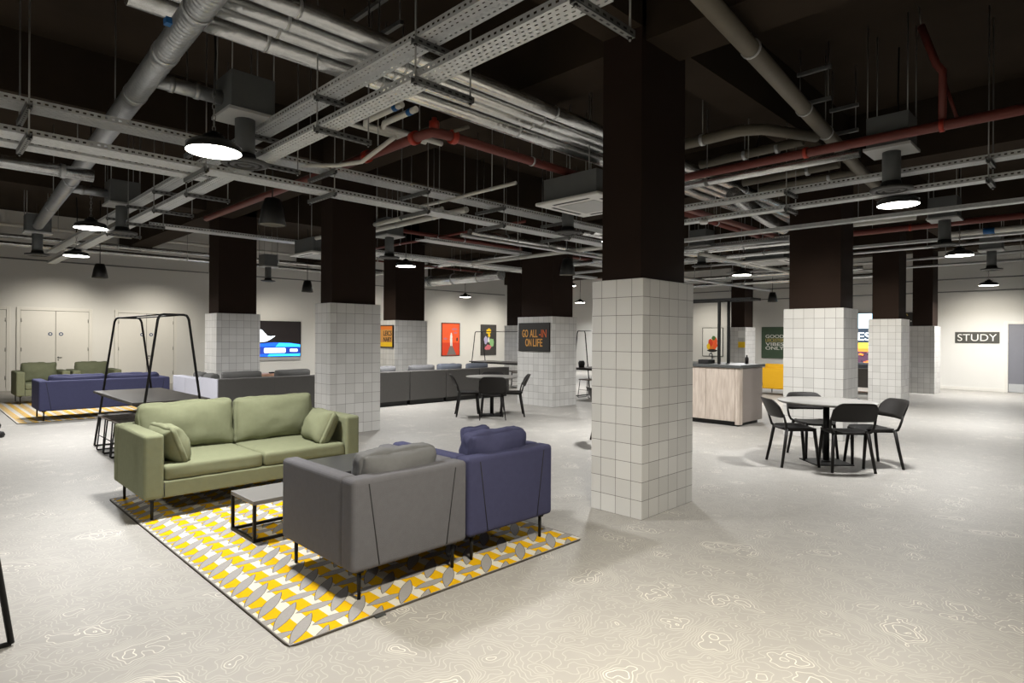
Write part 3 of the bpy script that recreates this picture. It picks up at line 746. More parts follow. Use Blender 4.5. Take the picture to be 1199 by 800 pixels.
# ------------------------------------------------------------------ wall art, signs, screens
def panel(name, lab, cat, wall, c, w, h, thick, face, frame=None, fw=.02):
    """flat framed print hung on a wall; wall 'L' faces -y, wall 'R' faces -x. returns root and frame vectors"""
    t = thing(name, lab, cat, c)
    R, U = (Vector((1, 0, 0)), Vector((0, 0, 1))) if wall == 'L' else (Vector((0, -1, 0)), Vector((0, 0, 1)))
    Nn = R.cross(U)
    def P(u, v, d): return R*(u*w)+U*(v*h)+Nn*d
    def slab(m, u0, u1, v0, v1, d0, d1, mi=0):
        vs = [m.bm.verts.new(P(u, v, d)) for u in (u0, u1) for v in (v0, v1) for d in (d0, d1)]
        for f in ((0,1,3,2),(4,6,7,5),(0,4,5,1),(2,3,7,6),(0,2,6,4),(1,5,7,3)): m.bm.faces.new([vs[i] for i in f]).material_index = mi
    m = MB(); slab(m, -.5, .5, -.5, .5, 0, thick*.8); m.build('print', face, t)
    if frame:
        a, b_ = fw/w, fw/h; m = MB()
        slab(m, -.5, -.5+a, -.5, .5, 0, thick); slab(m, .5-a, .5, -.5, .5, 0, thick); slab(m, -.5+a, .5-a, -.5, -.5+b_, 0, thick); slab(m, -.5+a, .5-a, .5-b_, .5, 0, thick)
        m.build('frame', frame, t)
    k = [0]
    def shapes(nm, lst, mats):
        m = MB()
        for pts, mi in lst:
            k[0] += 1; d = thick*.8+.0006*k[0]
            f = m.bm.faces.new([m.bm.verts.new(P(u, v, d)) for u, v in pts]); f.material_index = mi
        o = m.build(nm, mats, t)
        return o
    def letters(body, u, v, wu, hv, mtl, nm='lettering', weight=.012):
        return text_mesh(nm, body, mtl, t, P(u, v, thick*.8+.003), R, U, wu*w, hv*h, weight=weight)
    return t, shapes, letters
def blob(cx, cy, rx, ry, n=14, jit=.12, seed=1):
    rnd = random.Random(seed)
    return [(cx+rx*math.cos(a)*(1+rnd.uniform(-jit, jit)), cy+ry*math.sin(a)*(1+rnd.uniform(-jit, jit))) for a in (2*PI*i/n for i in range(n))]

# television
t, sh, le = panel('television', 'wall-mounted television showing a blue banner, right of the far-left column', 'television', 'L', (9.0, YF-.001, 1.4), 2.0, 1.25, .07, M['tvblack'], M['black'], .015)
sh('screen_image', [([(-.49, -.49), (.49, -.49), (.49, -.15), (.3, -.11), (.0, -.1), (-.49, -.16)], 0), ([(-.1, -.48), (.49, -.48), (.49, -.16), (.3, -.12), (.1, -.11)], 1), (rrect(-.35, .49, -.42, -.22, .03), 3),
                    (rrect(-.16, .22, -.385, -.255, .02), 2), (rrect(.3, .44, -.36, -.28, .02), 2)], [M['tvblue'], M['tvcyan'], M['tvwhite'], M['tvnavy']])
sh('white_figure', [([(-.42, -.06), (-.25, -.09), (-.12, -.07), (-.04, .0), (.04, .09), (-.04, .07), (-.1, .08), (-.15, .16), (-.2, .25), (-.3, .29), (-.42, .26), (-.47, .1)], 0)], [M['tvwhite']])
MB().box(-1.0, 1.0, -.06, 0, -.745, -.632).build('lower_trim', M['tvgrey'], t, bevel=.008)
# red poster: a pale figure walking up a road
t, sh, le = panel('poster', 'framed red-orange poster with a white figure on the far left wall', 'poster', 'L', (16.96, YF-.001, 1.4), 1.04, 1.46, .03, M['redp'], M['signblack'], .03)
sh('print_shapes', [([(-.46, -.1), (.46, -.1), (.46, .46), (-.46, .46)], 0), ([(-.22, -.47), (.3, -.47), (.06, -.15), (-.02, -.15)], 1), (blob(.02, .08, .06, .1, seed=2), 2), ([(-.03, -.2), (.02, -.2), (.03, .02), (-.05, .02)], 2), ([(.04, -.2), (.08, -.2), (.08, .02), (.02, .02)], 2),
                    (blob(.02, .17, .035, .03, seed=3), 2), ([(.3, -.05), (.38, -.05), (.38, .06), (.3, .04)], 3), (blob(.2, .31, .16, .035, seed=4), 4), (blob(.25, .2, .1, .03, seed=5), 4), (blob(-.3, .02, .1, .03, seed=6), 4)],
   [M['redlight'], M['greyprint'], M['white'], M['signblack'], M['pinkp']])
# dark poster with coloured splashes
t, sh, le = panel('poster', 'charcoal poster with yellow, lilac, green and pink shapes on the far left wall', 'poster', 'L', (19.23, YF-.001, 1.38), .98, 1.43, .03, M['darkprint'], M['signblack'], .012)
sh('print_shapes', [(blob(.0, .28, .17, .1, jit=.25, seed=7), 0), (blob(.03, .15, .08, .06, seed=8), 0), (blob(-.18, .0, .12, .13, jit=.2, seed=9), 1), (blob(.2, -.08, .14, .13, jit=.25, seed=10), 2), (blob(-.03, -.25, .2, .09, jit=.25, seed=11), 3), (blob(0, .0, .06, .09, seed=12), 4)],
   [M['yellowp'], M['lilac'], M['mint'], M['pinkp'], M['white']])
# GO ALL-IN ON LIFE on its column
t, sh, le = panel('wall_sign', 'black square sign reading GO ALL-IN ON LIFE on a tiled column', 'sign', 'R', (9.8, 9.1, 1.51), .93, .63, .025, M['signblack'], M['black'], .012)
for body, u, v, wu, hv, mm in (('GO', -.28, .13, .19, .27, 'amber'), ('ALL', .0, .13, .25, .27, 'amber'), ('-IN', .29, .13, .23, .27, 'darkorange'), ('ON', -.17, -.19, .2, .27, 'amber'), ('LIFE', .13, -.19, .3, .27, 'amber')):
    o = le(body, u, v, wu, hv, M[mm])
# LEICS poster on its column
t, sh, le = panel('poster', 'orange and yellow poster with black letters on a tiled column', 'poster', 'R', (9.05, 13.75, 1.51), .62, .6, .04, M['tan'], M['signblack'], .025)
sh('yellow_strip', [([(-.46, -.45), (.46, -.45), (.46, -.26), (-.46, -.26)], 0)], [M['yellowp']])
sh('orange_strip', [([(-.46, .3), (.46, .3), (.46, .46), (-.46, .46)], 0)], [M['orange']])
le('LEICS', .1, .14, .62, .22, M['signblack']); le('NARY', .1, -.13, .62, .2, M['signblack'])
# white poster with an orange bouquet-like figure
t, sh, le = panel('poster', 'white framed poster with orange and red shapes above the counter', 'poster', 'R', (XR-.001, 11.28, 1.37), .86, 1.13, .03, M['white'], M['signblack'], .018)
sh('print_shapes', [(blob(-.05, -.12, .2, .2, jit=.25, seed=20), 0), (blob(.12, -.05, .12, .22, jit=.2, seed=21), 1), (blob(-.1, -.02, .1, .14, jit=.2, seed=22), 2), (blob(.05, .14, .09, .08, jit=.2, seed=23), 3), (blob(.0, -.3, .24, .05, jit=.15, seed=24), 4), (blob(-.2, -.16, .08, .1, seed=25), 5)],
   [M['orange'], M['redlight'], M['redp'], M['greenp'], M['signblack'], M['yellowp']])
# GOOD LEICESTER VIBES ONLY
t, sh, le = panel('poster', 'dark green poster reading GOOD LEICESTER VIBES ONLY above the yellow sofa', 'poster', 'R', (XR-.001, 8.88, 1.37), .92, 1.15, .03, M['darkgreen'], M['darkgreen'], .012)
le('GOOD', .02, .2, .72, .105, M['white']); le('LEICESTER', .02, .075, .72, .105, M['olive']); le('VIBES', .02, -.05, .72, .105, M['white']); le('ONLY', .02, -.175, .72, .11, M['white'])
# big screen behind the columns
t, sh, le = panel('video_wall', 'tall bright screen showing white letters over a sunset, between two columns', 'screen', 'R', (XR-.001, 6.15, 1.53), 1.5, 1.7, .06, M['scband'], M['black'], .012)
sh('screen_sky', [([(-.49, .2), (.49, .2), (.49, .49), (-.49, .49)], 0)], [M['scsky']])
sh('screen_sunset', [([(-.49, -.22), (.49, -.22), (.49, -.08), (-.49, -.08)], 0), ([(-.49, -.3), (.49, -.3), (.49, -.18), (-.49, -.2)], 1), ([(-.49, -.49), (.49, -.49), (.49, -.26), (-.49, -.24)], 2)], [M['scsun'], M['scorange'], M['scpurple']])
rnd = random.Random(5)
sh('city_lights', [(blob(rnd.uniform(-.46, .46), rnd.uniform(-.47, -.27), rnd.uniform(.02, .06), rnd.uniform(.01, .03), 8, .3, i), i % 3) for i in range(34)], [M['sccity'], M['tvgrey'], M['scorange']])
le('ES', .155, .045, .27, .16, M['tvwhite'])
# slim black poster between the two right columns
t, sh, le = panel('poster', 'dark poster with pale specks and yellow crosses, sliver between two right-hand columns', 'poster', 'R', (XR-.001, 4.78, 1.42), .42, 1.9, .03, M['signblack'])
rnd = random.Random(8)
sh('pale_specks', [(blob(rnd.uniform(-.45, .45), rnd.uniform(-.05, .48), .035, .012, 6, .3, i), i % 2) for i in range(60)], [M['white'], M['olive']])
sh('yellow_crosses', [(blob(u, v, .12, .025, 6, .2, i), 0) for i, (u, v) in enumerate(((-.2, -.18), (.1, -.22), (.1, -.15), (-.2, -.26), (.35, -.18), (.35, -.26)))], [M['yellowp']])
# STUDY
t, sh, le = panel('wall_sign', 'charcoal sign reading STUDY on the right-hand wall', 'sign', 'R', (XR-.001, 2.94, 1.58), 1.06, .33, .02, M['signgrey'])
le('STUDY', 0, 0, .88, .62, M['white'], weight=-.004)
# notices on the far column
for z, h_, mk, lab in ((1.66, .24, 'white', 'white paper notice on the column behind the counter gantry'), (1.3, .2, 'yellowp', 'yellow paper notice on the column behind the counter gantry')):
    tag(MB().box(-.004, 0, -.12, .12, -h_/2, h_/2).build('paper_notice', M[mk], None, (20.2, 9.08, z)), lab, 'notice')

# ------------------------------------------------------------------ ceiling services
def rods_at(t, pts, z0, name='hanger_rod'):
    for x, y in pts:
        MB().cyl((x, y, z0), (x, y, CEIL), .006, n=8).build(name, M['rod'], t)
def tray(lab, a, b, width, flange=.05, group=None):
    """perforated cable tray from a to b, local x along it"""
    A, B = Vector(a), Vector(b); d = B-A
    t = thing('cable_tray', lab, 'cable tray', a, math.atan2(d.y, d.x), group)
    L = d.length; h = width/2
    MB().box(0, L, -h, h, 0, .002).build('tray_bed', M['tray'], t)
    for s in (-1, 1):
        m = MB().box(0, L, s*h-.001, s*h+.001, 0, flange).box(0, L, s*h-(.014 if s > 0 else 0), s*h+(0 if s > 0 else .014), flange-.002, flange)
        m.build('side_rail', M['trayside'], t)
    return t
def trapeze(lab, x, y, zs, half, along, group):
    """threaded rods with one or two slotted struts the trays rest on; along 'x' or 'y' is the strut direction"""
    t = thing('trapeze_hanger', lab, 'hanger', (x, y, 0), 0 if along == 'x' else PI/2, group)
    for z in zs:
        m = MB().box(-half, half, -.021, .021, z-.041, z-.038).box(-half, half, -.021, -.018, z-.041, z-.001).box(-half, half, .018, .021, z-.041, z-.001)
        for q in range(int(2*half/.06)):
            xx = -half+.03+q*.06
            m.box(xx, xx+.028, -.0215, -.0175, z-.029, z-.016, 1); m.box(xx, xx+.028, -.006, .006, z-.0415, z-.0375, 1)
        m.build('slotted_strut', [M['strut'], M['slot']], t)
    for s in (-1, 1):
        MB().cyl((s*(half-.02), 0, min(zs)-.06), (s*(half-.02), 0, CEIL), .006, n=8).build('threaded_rod', M['rod'], t)
        for z in zs: MB().cyl((s*(half-.02), 0, z-.052), (s*(half-.02), 0, z-.041), .012, n=6).build('nut', M['slot'], t)
    return t
ORD = ['nearest', 'second', 'third', 'fourth', 'fifth', 'sixth', 'seventh', 'eighth']
# A over B : perforated pair running away to the left
tray('upper perforated cable tray of the pair running from top centre to the far left', (2.36, 1.75, 3.40), (2.36, 17.5, 3.40), .17)
tray('lower perforated cable tray of the pair running from top centre to the far left', (2.36, 1.75, 3.15), (2.36, 17.5, 3.15), .16)
for k, y in enumerate((1.85, 3.15, 4.45, 5.75, 7.6, 8.9, 10.2, 11.5)):
    trapeze('%s two-tier strut hanger carrying the tray pair that runs to the far left' % ORD[k], 2.5, y, (3.4, 3.15), .25, 'x', 'hangers of the left-running trays')
# C over D : pair crossing from left edge to the middle
tray('upper perforated cable tray of the pair crossing from the left edge to mid photo', (-2.0, 6.14, 3.30), (9.5, 6.14, 3.30), .25)
tray('lower perforated cable tray of the pair crossing from the left edge to mid photo', (-2.0, 6.14, 3.06), (9.5, 6.14, 3.06), .24)
tray('extra perforated tray alongside the lower left-hand tray, ending near the big lamp', (-2.0, 6.46, 3.06), (2.1, 6.46, 3.06), .2)
for k, x in enumerate((.66, 1.95, 3.25, 4.5, 5.8, 7.2)):
    trapeze('%s two-tier strut hanger from the left on the crossing tray pair' % ('first', 'second', 'third', 'fourth', 'fifth', 'sixth')[k], x, 6.25, (3.3, 3.06), .3, 'y', 'hangers of the crossing trays')
# F over G : right-hand pair
tray('upper perforated tray of the right-hand pair, passing above the round lamp', (7.68, -.6, 3.30), (7.68, 5.6, 3.30), .18)
tray('lower perforated tray of the right-hand pair, passing above the round lamp', (7.68, -.6, 3.10), (7.68, 5.6, 3.10), .15)
for k, y in enumerate((.9, 2.84)):
    trapeze('strut hanger on the right-hand tray pair, %s' % ('right of the round lamp', 'beside the nearest column')[k], 7.68, y, (3.3, 3.1), .17, 'x', 'hangers of the right-hand trays')
tray('narrow cable tray crossing between the second right-hand column and the round lamp', (8.9, -1, 3.06), (8.9, 6.4, 3.06), .12)
tray('far narrow tray along the right, below the second red pipe', (14.0, -1, 3.4), (14.0, 12, 3.4), .15)
tray('far tray crossing above the middle round table', (6.9, 9.4, 3.35), (16.0, 9.4, 3.35), .3)
tray('narrow cable tray passing over the counter from the wide right-hand column', (11.9, 4.2, 3.42), (11.9, 8.2, 3.42), .2)
tray('far tray behind the charcoal sofas, high above them', (3.0, 12.2, 3.45), (16.0, 12.2, 3.45), .3)

def pipe(name, lab, cat, pts, r, mk, rings=(), ringmat='galv', rods=(), n=16, group=None, ringw=.02, ringr=1.12):
    t = thing(name, lab, cat, (0, 0, 0), 0, group)
    MB().tube(pts, r, n).build('pipe_run', M[mk], t)
    for p, d in rings:
        p = Vector(p); d = Vector(d).normalized()
        MB().cyl(p-d*ringw, p+d*ringw, r*ringr, n=n).build('clamp', M[ringmat], t)
    for x, y, z in rods:
        MB().cyl((x, y, z), (x, y, CEIL), .006, n=8).build('hanger_rod', M['rod'], t)
    return t
# bundle of foil-lagged pipes along x
for k, (y, z, r) in enumerate(((4.02, 3.77, .068), (4.19, 3.74, .058), (4.35, 3.74, .058), (4.56, 3.73, .08))):
    pipe('lagged_pipe', ('first', 'second', 'third', 'fourth')[k]+' silver foil-wrapped pipe of the bundle crossing overhead, counted from the near side', 'pipe',
         [(1.0 if k else 1.12, y, z), (12.5, y, z)], r, 'foil', [((x, y, z), (1, 0, 0)) for x in (1.9, 2.9, 4.6, 6.9, 9)], 'galv', [(x, y, z+r) for x in (2.9, 6.9)] if k in (0, 3) else (), ringw=.012, ringr=1.03, group='foil pipe bundle')
# coloured bands where the lagging stops
for k, (y, mk, wd) in enumerate(((4.02, 'whitepipe', 'white'), (4.19, 'bluetape', 'blue'), (4.35, 'yellowtape', 'yellow'), (4.56, 'bluetape', 'second blue'))):
    pipe('banded_pipe', '%s banded bare pipe end at the top left start of the bundle' % wd, 'pipe', [(-1.2, y, 3.74), (.99 if k else 1.11, y, 3.74)], .034, 'whitepipe', [((q, y, 3.74), (1, 0, 0)) for q in (.35, .75)], mk, [(-.6, y, 3.77)], 12, ringw=.06)
# branch pipes dropping from the bundle beside the red valve
for k in range(3):
    x = 3.05+.16*k
    pipe('branch_pipe', '%s silver branch pipe turning off the bundle near the red valve' % ('left', 'middle', 'right')[k], 'pipe', [(x, 4.66, 3.64), (x, 5.35-.08*k, 3.64), (x+.05, 5.45-.08*k, 3.64), (x+.8, 5.45-.08*k, 3.64)], .03, 'whitepipe',
         [((x, 4.76, 3.64), (0, 1, 0))], 'bluetape', [(x+.5, 5.45-.08*k, 3.66)], 12, ringw=.03, group='branch pipes by the red valve')
pipe('conduit', 'thin white bent pipe looping under the trays left of the red pipe', 'pipe', [(2.9, 6.35, 3.35), (3.0, 5.9, 3.28), (3.15, 5.75, 3.28), (3.3, 5.5, 3.3), (3.3, 4.9, 3.42)], .022, 'whitepipe', [], 'galv', [(3.3, 5.2, 3.4)])
# spiral duct at top left
A, B = Vector((1.24, 3.1, 3.55)), Vector((1.72, 14.3, 3.55)); d = B-A
t = thing('spiral_duct', 'large silver spiral duct running diagonally at the top left', 'duct', (0, 0, 0))
L = d.length; pts, rr = [], []
k = 0; s_ = 0.
while s_ < L:
    pts.append(A+d*(s_/L)); rr.append(.089 if k % 4 == 3 else .083); s_ += .013; k += 1
MB().tube(pts, rr, 20).build('pipe_run', M['duct'], t)
for q in (.09, .16, .25, .42, .6, .8): p = A+d*q; MB().cyl(p-d.normalized()*.04, p+d.normalized()*.04, .093, n=20).build('coupling', M['duct'], t)
p = A+d*.115; MB().box(-.02, .02, -.03, .03, -.02, .02).build('blue_damper_lever', M['bluetape'], t, (p.x-.1, p.y, p.z))
for q in (.14, .33, .55, .78): p = A+d*q; MB().cyl((p.x, p.y, p.z+.08), (p.x, p.y, CEIL), .006, n=8).build('hanger_rod', M['rod'], t)
pipe('feed_duct', 'short silver duct feeding the near grey air box beside the big lamp', 'duct', [(1.38, 5.6, 3.6), (1.95, 5.6, 3.6)], .06, 'duct', [((1.55, 5.6, 3.6), (1, 0, 0)), ((1.75, 5.6, 3.6), (1, 0, 0))], 'duct')
pipe('feed_duct', 'short silver duct feeding the second grey air box on the left', 'duct', [(1.55, 10.45, 3.57), (2.1, 10.45, 3.57)], .06, 'duct', [((1.75, 10.45, 3.57), (1, 0, 0))], 'duct')
pipe('capped_pipe', 'stubby silver pipe crossing from the left edge and ending under the spiral duct', 'pipe', [(-1.5, 8.2, 3.3), (1.48, 8.2, 3.3)], .07, 'foil', [((1.2, 8.2, 3.3), (1, 0, 0))], 'galv', [(.3, 8.2, 3.36)])
# red sprinkler main with valve
t = thing('sprinkler_main', 'red sprinkler main with bright red grooved elbow in the upper middle', 'pipe', (0, 0, 0))
MB().tube([(3.6, 11.0, 3.5), (3.6, 4.85, 3.5), (3.62, 4.74, 3.5), (3.75, 4.70, 3.5), (6.6, 4.70, 3.5), (12.0, 4.7, 3.5)], .048, 16).build('pipe_run', M['redpipe'], t)
for p, dd in (((3.6, 5.0, 3.5), (0, 1, 0)), ((3.85, 4.7, 3.5), (1, 0, 0)), ((3.6, 5.9, 3.5), (0, 1, 0))):
    p = Vector(p); dd = Vector(dd); MB().cyl(p-dd*.03, p+dd*.03, .068, n=16).build('grooved_coupling', M['redfit'], t)
MB().cyl((3.66, 4.76, 3.5), (3.66, 4.76, 3.62), .05, n=14).cyl((3.66, 4.76, 3.62), (3.66, 4.76, 3.66), .025, n=12).build('valve_body', M['redfit'], t)
MB().cyl((3.8, 4.62, 3.53), (3.95, 4.58, 3.6), .018, n=10).build('brass_drain', M['drain'], t)
for x, y in ((3.6, 6.4), (5.0, 4.7), (3.6, 8.6)): MB().cyl((x, y, 3.55), (x, y, CEIL), .006, n=8).build('hanger_rod', M['rod'], t)
for p, dd in (((3.6, 6.4, 3.5), (0, 1, 0)), ((5.0, 4.7, 3.5), (1, 0, 0))):
    p = Vector(p); dd = Vector(dd); MB().cyl(p-dd*.012, p+dd*.012, .053, n=16).build('clamp', M['galv'], t)
# red main on the right with branch
t = thing('sprinkler_main', 'red sprinkler main running across the upper right with a rising branch', 'pipe', (0, 0, 0))
MB().tube([(7.05, -1.5, 3.57), (7.05, 4.5, 3.57)], .05, 16).build('pipe_run', M['redpipe'], t)
for y in (2.45, 1.2): MB().cyl((7.05, y-.02, 3.57), (7.05, y+.02, 3.57), .062, n=16).build('grooved_coupling', M['redfit'], t)
MB().tube([(7.07, 1.2, 3.6), (7.07, 1.2, 4.1), (7.07, 1.25, 4.18), (7.07, 1.38, 4.6)], .035, 12).build('riser', M['redpipe'], t)
MB().tube([(7.12, 1.09, 3.62), (7.12, 1.19, 4.0)], .016, 10).build('thin_branch', M['redpipe'], t)
MB().cyl((7.07, 1.38, 4.6), (7.07, 1.4, CEIL), .006, n=8).build('hanger_rod', M['rod'], t)
MB().cyl((7.05, 3.1, 3.6), (7.05, 3.1, CEIL), .006, n=8).build('hanger_rod', M['rod'], t)
pipe('lagged_pipe', 'silver lagged pipe tucked directly beneath the right-hand red main', 'pipe', [(7.2, 1.95, 3.5), (7.2, 4.5, 3.5)], .05, 'foil', [((7.2, 3.7, 3.5), (0, 1, 0))], 'strut', [(7.2, 3.7, 3.5)])
pipe('sprinkler_pipe', 'second red pipe further back on the right, behind the square air box', 'pipe', [(12.6, -1.5, 3.5), (12.6, 6.5, 3.5)], .055, 'redpipe', [((12.6, 2.6, 3.5), (0, 1, 0))], 'redfit', [(12.6, 3.2, 3.5)])
pipe('conduit', 'white lagged pipe below the second red pipe at the right edge', 'pipe', [(13.48, -1.2, 3.43), (13.48, 2.2, 3.43)], .05, 'whitepipe', [((13.48, 1.6, 3.43), (0, 1, 0))], 'bluetape', [(13.48, .8, 3.47)], ringw=.08)
pipe('conduit', 'white duct stub to the left of the second square air box', 'duct', [(11.0, 2.2, 3.42), (11.0, 4.0, 3.42)], .07, 'whitepipe', [], 'galv', [(11.0, 3.0, 3.48)])
# grey drains
pipe('drain_pipe', 'fat grey-brown drain pipe slanting down from the top right of the column', 'pipe', [(2.6, 1.95, 3.92), (5.6, 2.2, 3.88), (9.6, 2.55, 3.84), (10.6, 2.6, 3.83)], .075, 'drain', [((4.9, 2.14, 3.89), (1, .06, 0)), ((6.5, 2.28, 3.87), (1, .06, 0)), ((7.4, 2.36, 3.86), (1, .06, 0))], 'galv', [(4.9, 2.14, 3.96), (7.4, 2.36, 3.93)], ringw=.012)
pipe('drain_pipe', 'bent grey drain branch joining the fat drain pipe from the column', 'pipe', [(6.5, 3.9, 3.8), (6.5, 2.95, 3.8), (6.62, 2.75, 3.8), (7.35, 2.44, 3.82)], .06, 'drain', [((6.5, 3.4, 3.8), (0, 1, 0))], 'galv', [(6.5, 3.4, 3.86)])
pipe('drain_pipe', 'second grey drain branch just below the bent one', 'pipe', [(7.4, 3.9, 3.8), (7.4, 2.6, 3.82)], .055, 'drain', [((7.4, 3.3, 3.8), (0, 1, 0)), ((7.4, 2.9, 3.8), (0, 1, 0))], 'galv', [(7.4, 3.3, 3.85)])
pipe('drain_pipe', 'third grey drain pipe, lower, left of the square air box', 'pipe', [(8.7, 3.9, 3.8), (8.7, 2.6, 3.82)], .055, 'drain', [((8.7, 3.0, 3.8), (0, 1, 0))], 'galv', [(8.7, 3.0, 3.85)])
pipe('drain_pipe', 'lowest grey drain pipe above the right-hand trays', 'pipe', [(9.25, 3.9, 3.8), (9.25, 2.5, 3.82)], .05, 'drain', [((9.25, 2.9, 3.8), (0, 1, 0))], 'galv', [(9.25, 2.9, 3.85)])
# flexible duct
t = thing('flexible_duct', 'ribbed silver flexible duct beside the wide right-hand column', 'duct', (0, 0, 0))
A, B = Vector((7.9, 3.68, 3.46)), Vector((10.2, 3.88, 3.32)); d = B-A; pts, rr = [], []
for k in range(80): pts.append(A+d*k/79+Vector((0, 0, -.03*math.sin(PI*k/79)))); rr.append(.085 if k % 2 else .098)
MB().tube(pts, rr, 18).build('ribbed_hose', M['foil'], t)
MB().cyl((9.1, 3.85, 3.5), (9.1, 3.85, CEIL), .006, n=8).build('hanger_rod', M['rod'], t)
# thin far pipes and conduits along both walls
FAR = [
    ('pale conduit high along the far left wall, topmost of the stack', (-4, 19.4, 4.22), (11, 19.4, 4.22), .045, 'whitepipe'),
    ('silver pipe below the topmost conduit on the far left wall', (-4, 19.5, 3.95), (14, 19.5, 3.95), .06, 'foil'),
    ('silver pipe third from the top along the far left wall', (-4, 19.3, 3.74), (10, 19.3, 3.74), .06, 'foil'),
    ('thin dark conduit lowest along the far left wall', (-4, 20.5, 3.5), (20, 20.5, 3.5), .02, 'strut'),
    ('silver pipe running away above the charcoal sofas', (7.4, 12.65, 3.5), (15.5, 12.65, 3.5), .07, 'foil'),
    ('silver pipe crossing above the far red poster', (11.3, 10.4, 3.66), (11.3, 18, 3.66), .07, 'foil'),
    ('wide pale duct far back above the posters', (13.3, 13.8, 3.5), (13.3, 19.0, 3.5), .18, 'foil'),
    ('pale conduit beside the far tray in the middle, higher one', (5.3, 6.7, 3.3), (5.3, 10.4, 3.3), .035, 'whitepipe'),
    ('pale conduit beside the far tray in the middle, lower one', (5.75, 6.7, 3.36), (5.75, 10.6, 3.36), .045, 'whitepipe'),
    ('pale conduit by the ceiling cassette left of the nearest column', (5.0, 4.95, 3.3), (5.0, 7.0, 3.3), .022, 'whitepipe'),
    ('thin red sprinkler pipe above the middle round table', (7.5, 7.2, 3.5), (7.5, 12.5, 3.5), .025, 'redpipe'),
    ('thin red sprinkler pipe seen left of the dark poster column', (8.0, 14.5, 3.6), (14.0, 14.5, 3.6), .025, 'redpipe'),
    ('slim galvanised conduit across the right, first below the second red pipe', (14.9, -1.5, 3.42), (14.9, 8, 3.42), .03, 'galv'),
    ('slim galvanised conduit across the right, second below the second red pipe', (16.78, -1.5, 3.4), (16.78, 8, 3.4), .03, 'galv'),
    ('slim galvanised conduit across the right, above the STUDY wall lamp', (18.5, -1.5, 3.4), (18.5, 14, 3.4), .03, 'galv'),
    ('thin dark conduit highest on the STUDY wall', (21.9, -3, 3.3), (21.9, 16, 3.3), .02, 'strut'),
    ('thin dark conduit lower on the STUDY wall', (22.2, -3, 2.95), (22.2, 16, 2.95), .018, 'strut'),
    ('silver pipe passing behind the wide right-hand column', (11.5, 3.9, 3.3), (11.5, 10, 3.3), .06, 'foil'),
    ('silver pipe far behind the counter gantry', (16.9, 4.5, 3.3), (16.9, 12, 3.3), .05, 'foil'),
    ('white pipe crossing behind the nearest column towards the counter', (9.2, 5.4, 3.2), (9.2, 10.5, 3.2), .04, 'whitepipe'),
    ('silver pipe high above the counter, running away', (9.0, 6.9, 3.5), (19.0, 6.9, 3.5), .08, 'foil'),
    ('silver pipe crossing just above the GO ALL-IN column shaft', (6.9, 7.95, 3.32), (11.3, 7.95, 3.32), .07, 'foil'),
    ('slim galvanised conduit in front of the GO ALL-IN column shaft', (6.2, 7.35, 3.12), (12.6, 7.35, 3.12), .03, 'galv'),
    ('red pipe crossing high between the second column and the GO ALL-IN column', (7.0, 10.1, 3.62), (15.0, 10.1, 3.62), .04, 'redpipe'),
    ('galvanised conduit passing above the front edge of the counter', (10.6, 3.95, 3.2), (10.6, 8.1, 3.2), .035, 'galv'),
    ('silver pipe low over the back of the counter', (12.3, 4.3, 3.25), (12.3, 8.1, 3.25), .05, 'foil'),
    ('white conduit running away over the yellow sofa', (11.2, 5.9, 3.2), (20.1, 5.9, 3.2), .04, 'whitepipe'),
    ('galvanised conduit running away beyond the counter gantry, lower one', (11.0, 8.1, 3.1), (20.1, 8.1, 3.1), .04, 'galv'),
    ('silver pipe crossing in front of the far notice column', (18.0, 4.3, 3.2), (18.0, 12.5, 3.2), .06, 'foil'),
    ('second silver pipe above the counter, beside the first', (9.0, 7.15, 3.5), (19.0, 7.15, 3.5), .06, 'foil'),
    ('red pipe running away high behind the nearest column', (8.6, 5.0, 3.55), (16.0, 5.0, 3.5), .05, 'redpipe'),
]
for lab, a, b_, r, mk in FAR:
    a, b_ = Vector(a), Vector(b_); d = b_-a
    rods = [tuple(a+d*q) for q in (.2, .45, .7)]
    pipe('sprinkler_pipe' if mk == 'redpipe' else ('conduit' if mk in ('whitepipe', 'strut', 'galv') else 'lagged_pipe'), lab, 'pipe', [a, b_], r, mk, [(tuple(a+d*q), d) for q in (.2, .45, .7)], 'galv', rods, 12, ringw=.015)

# short ceiling struts with drop rods
for x, y0, y1, zs, lab in ((3.1, 4.75, 5.55, (4.6,), 'short ceiling strut high above the red valve, left one of the pair'), (3.23, 4.7, 5.25, (4.4,), 'short ceiling strut above the red valve, right one of the pair'),
                           (4.43, 4.38, 4.86, (4.2,), 'short ceiling strut right of the tray pair, above the foil pipes'), (7.2, 2.24, 2.6, (4.5, 4.15), 'ladder-like rod frame right of the fat drain pipe, upper of the two'),
                           (8.05, 2.2, 2.52, (4.3, 4.0), 'ladder-like rod frame right of the fat drain pipe, lower of the two')):
    t = thing('ceiling_strut', lab, 'bracket', (x, (y0+y1)/2, 0), PI/2)
    hl = (y1-y0)/2
    for z in zs: MB().box(-hl, hl, -.02, .02, z, z+.04).build('slotted_strut', M['strut'], t)
    for s_ in (-1, 1): MB().cyl((s_*(hl-.03), 0, min(zs)), (s_*(hl-.03), 0, CEIL), .006, n=8).build('hanger_rod', M['rod'], t)

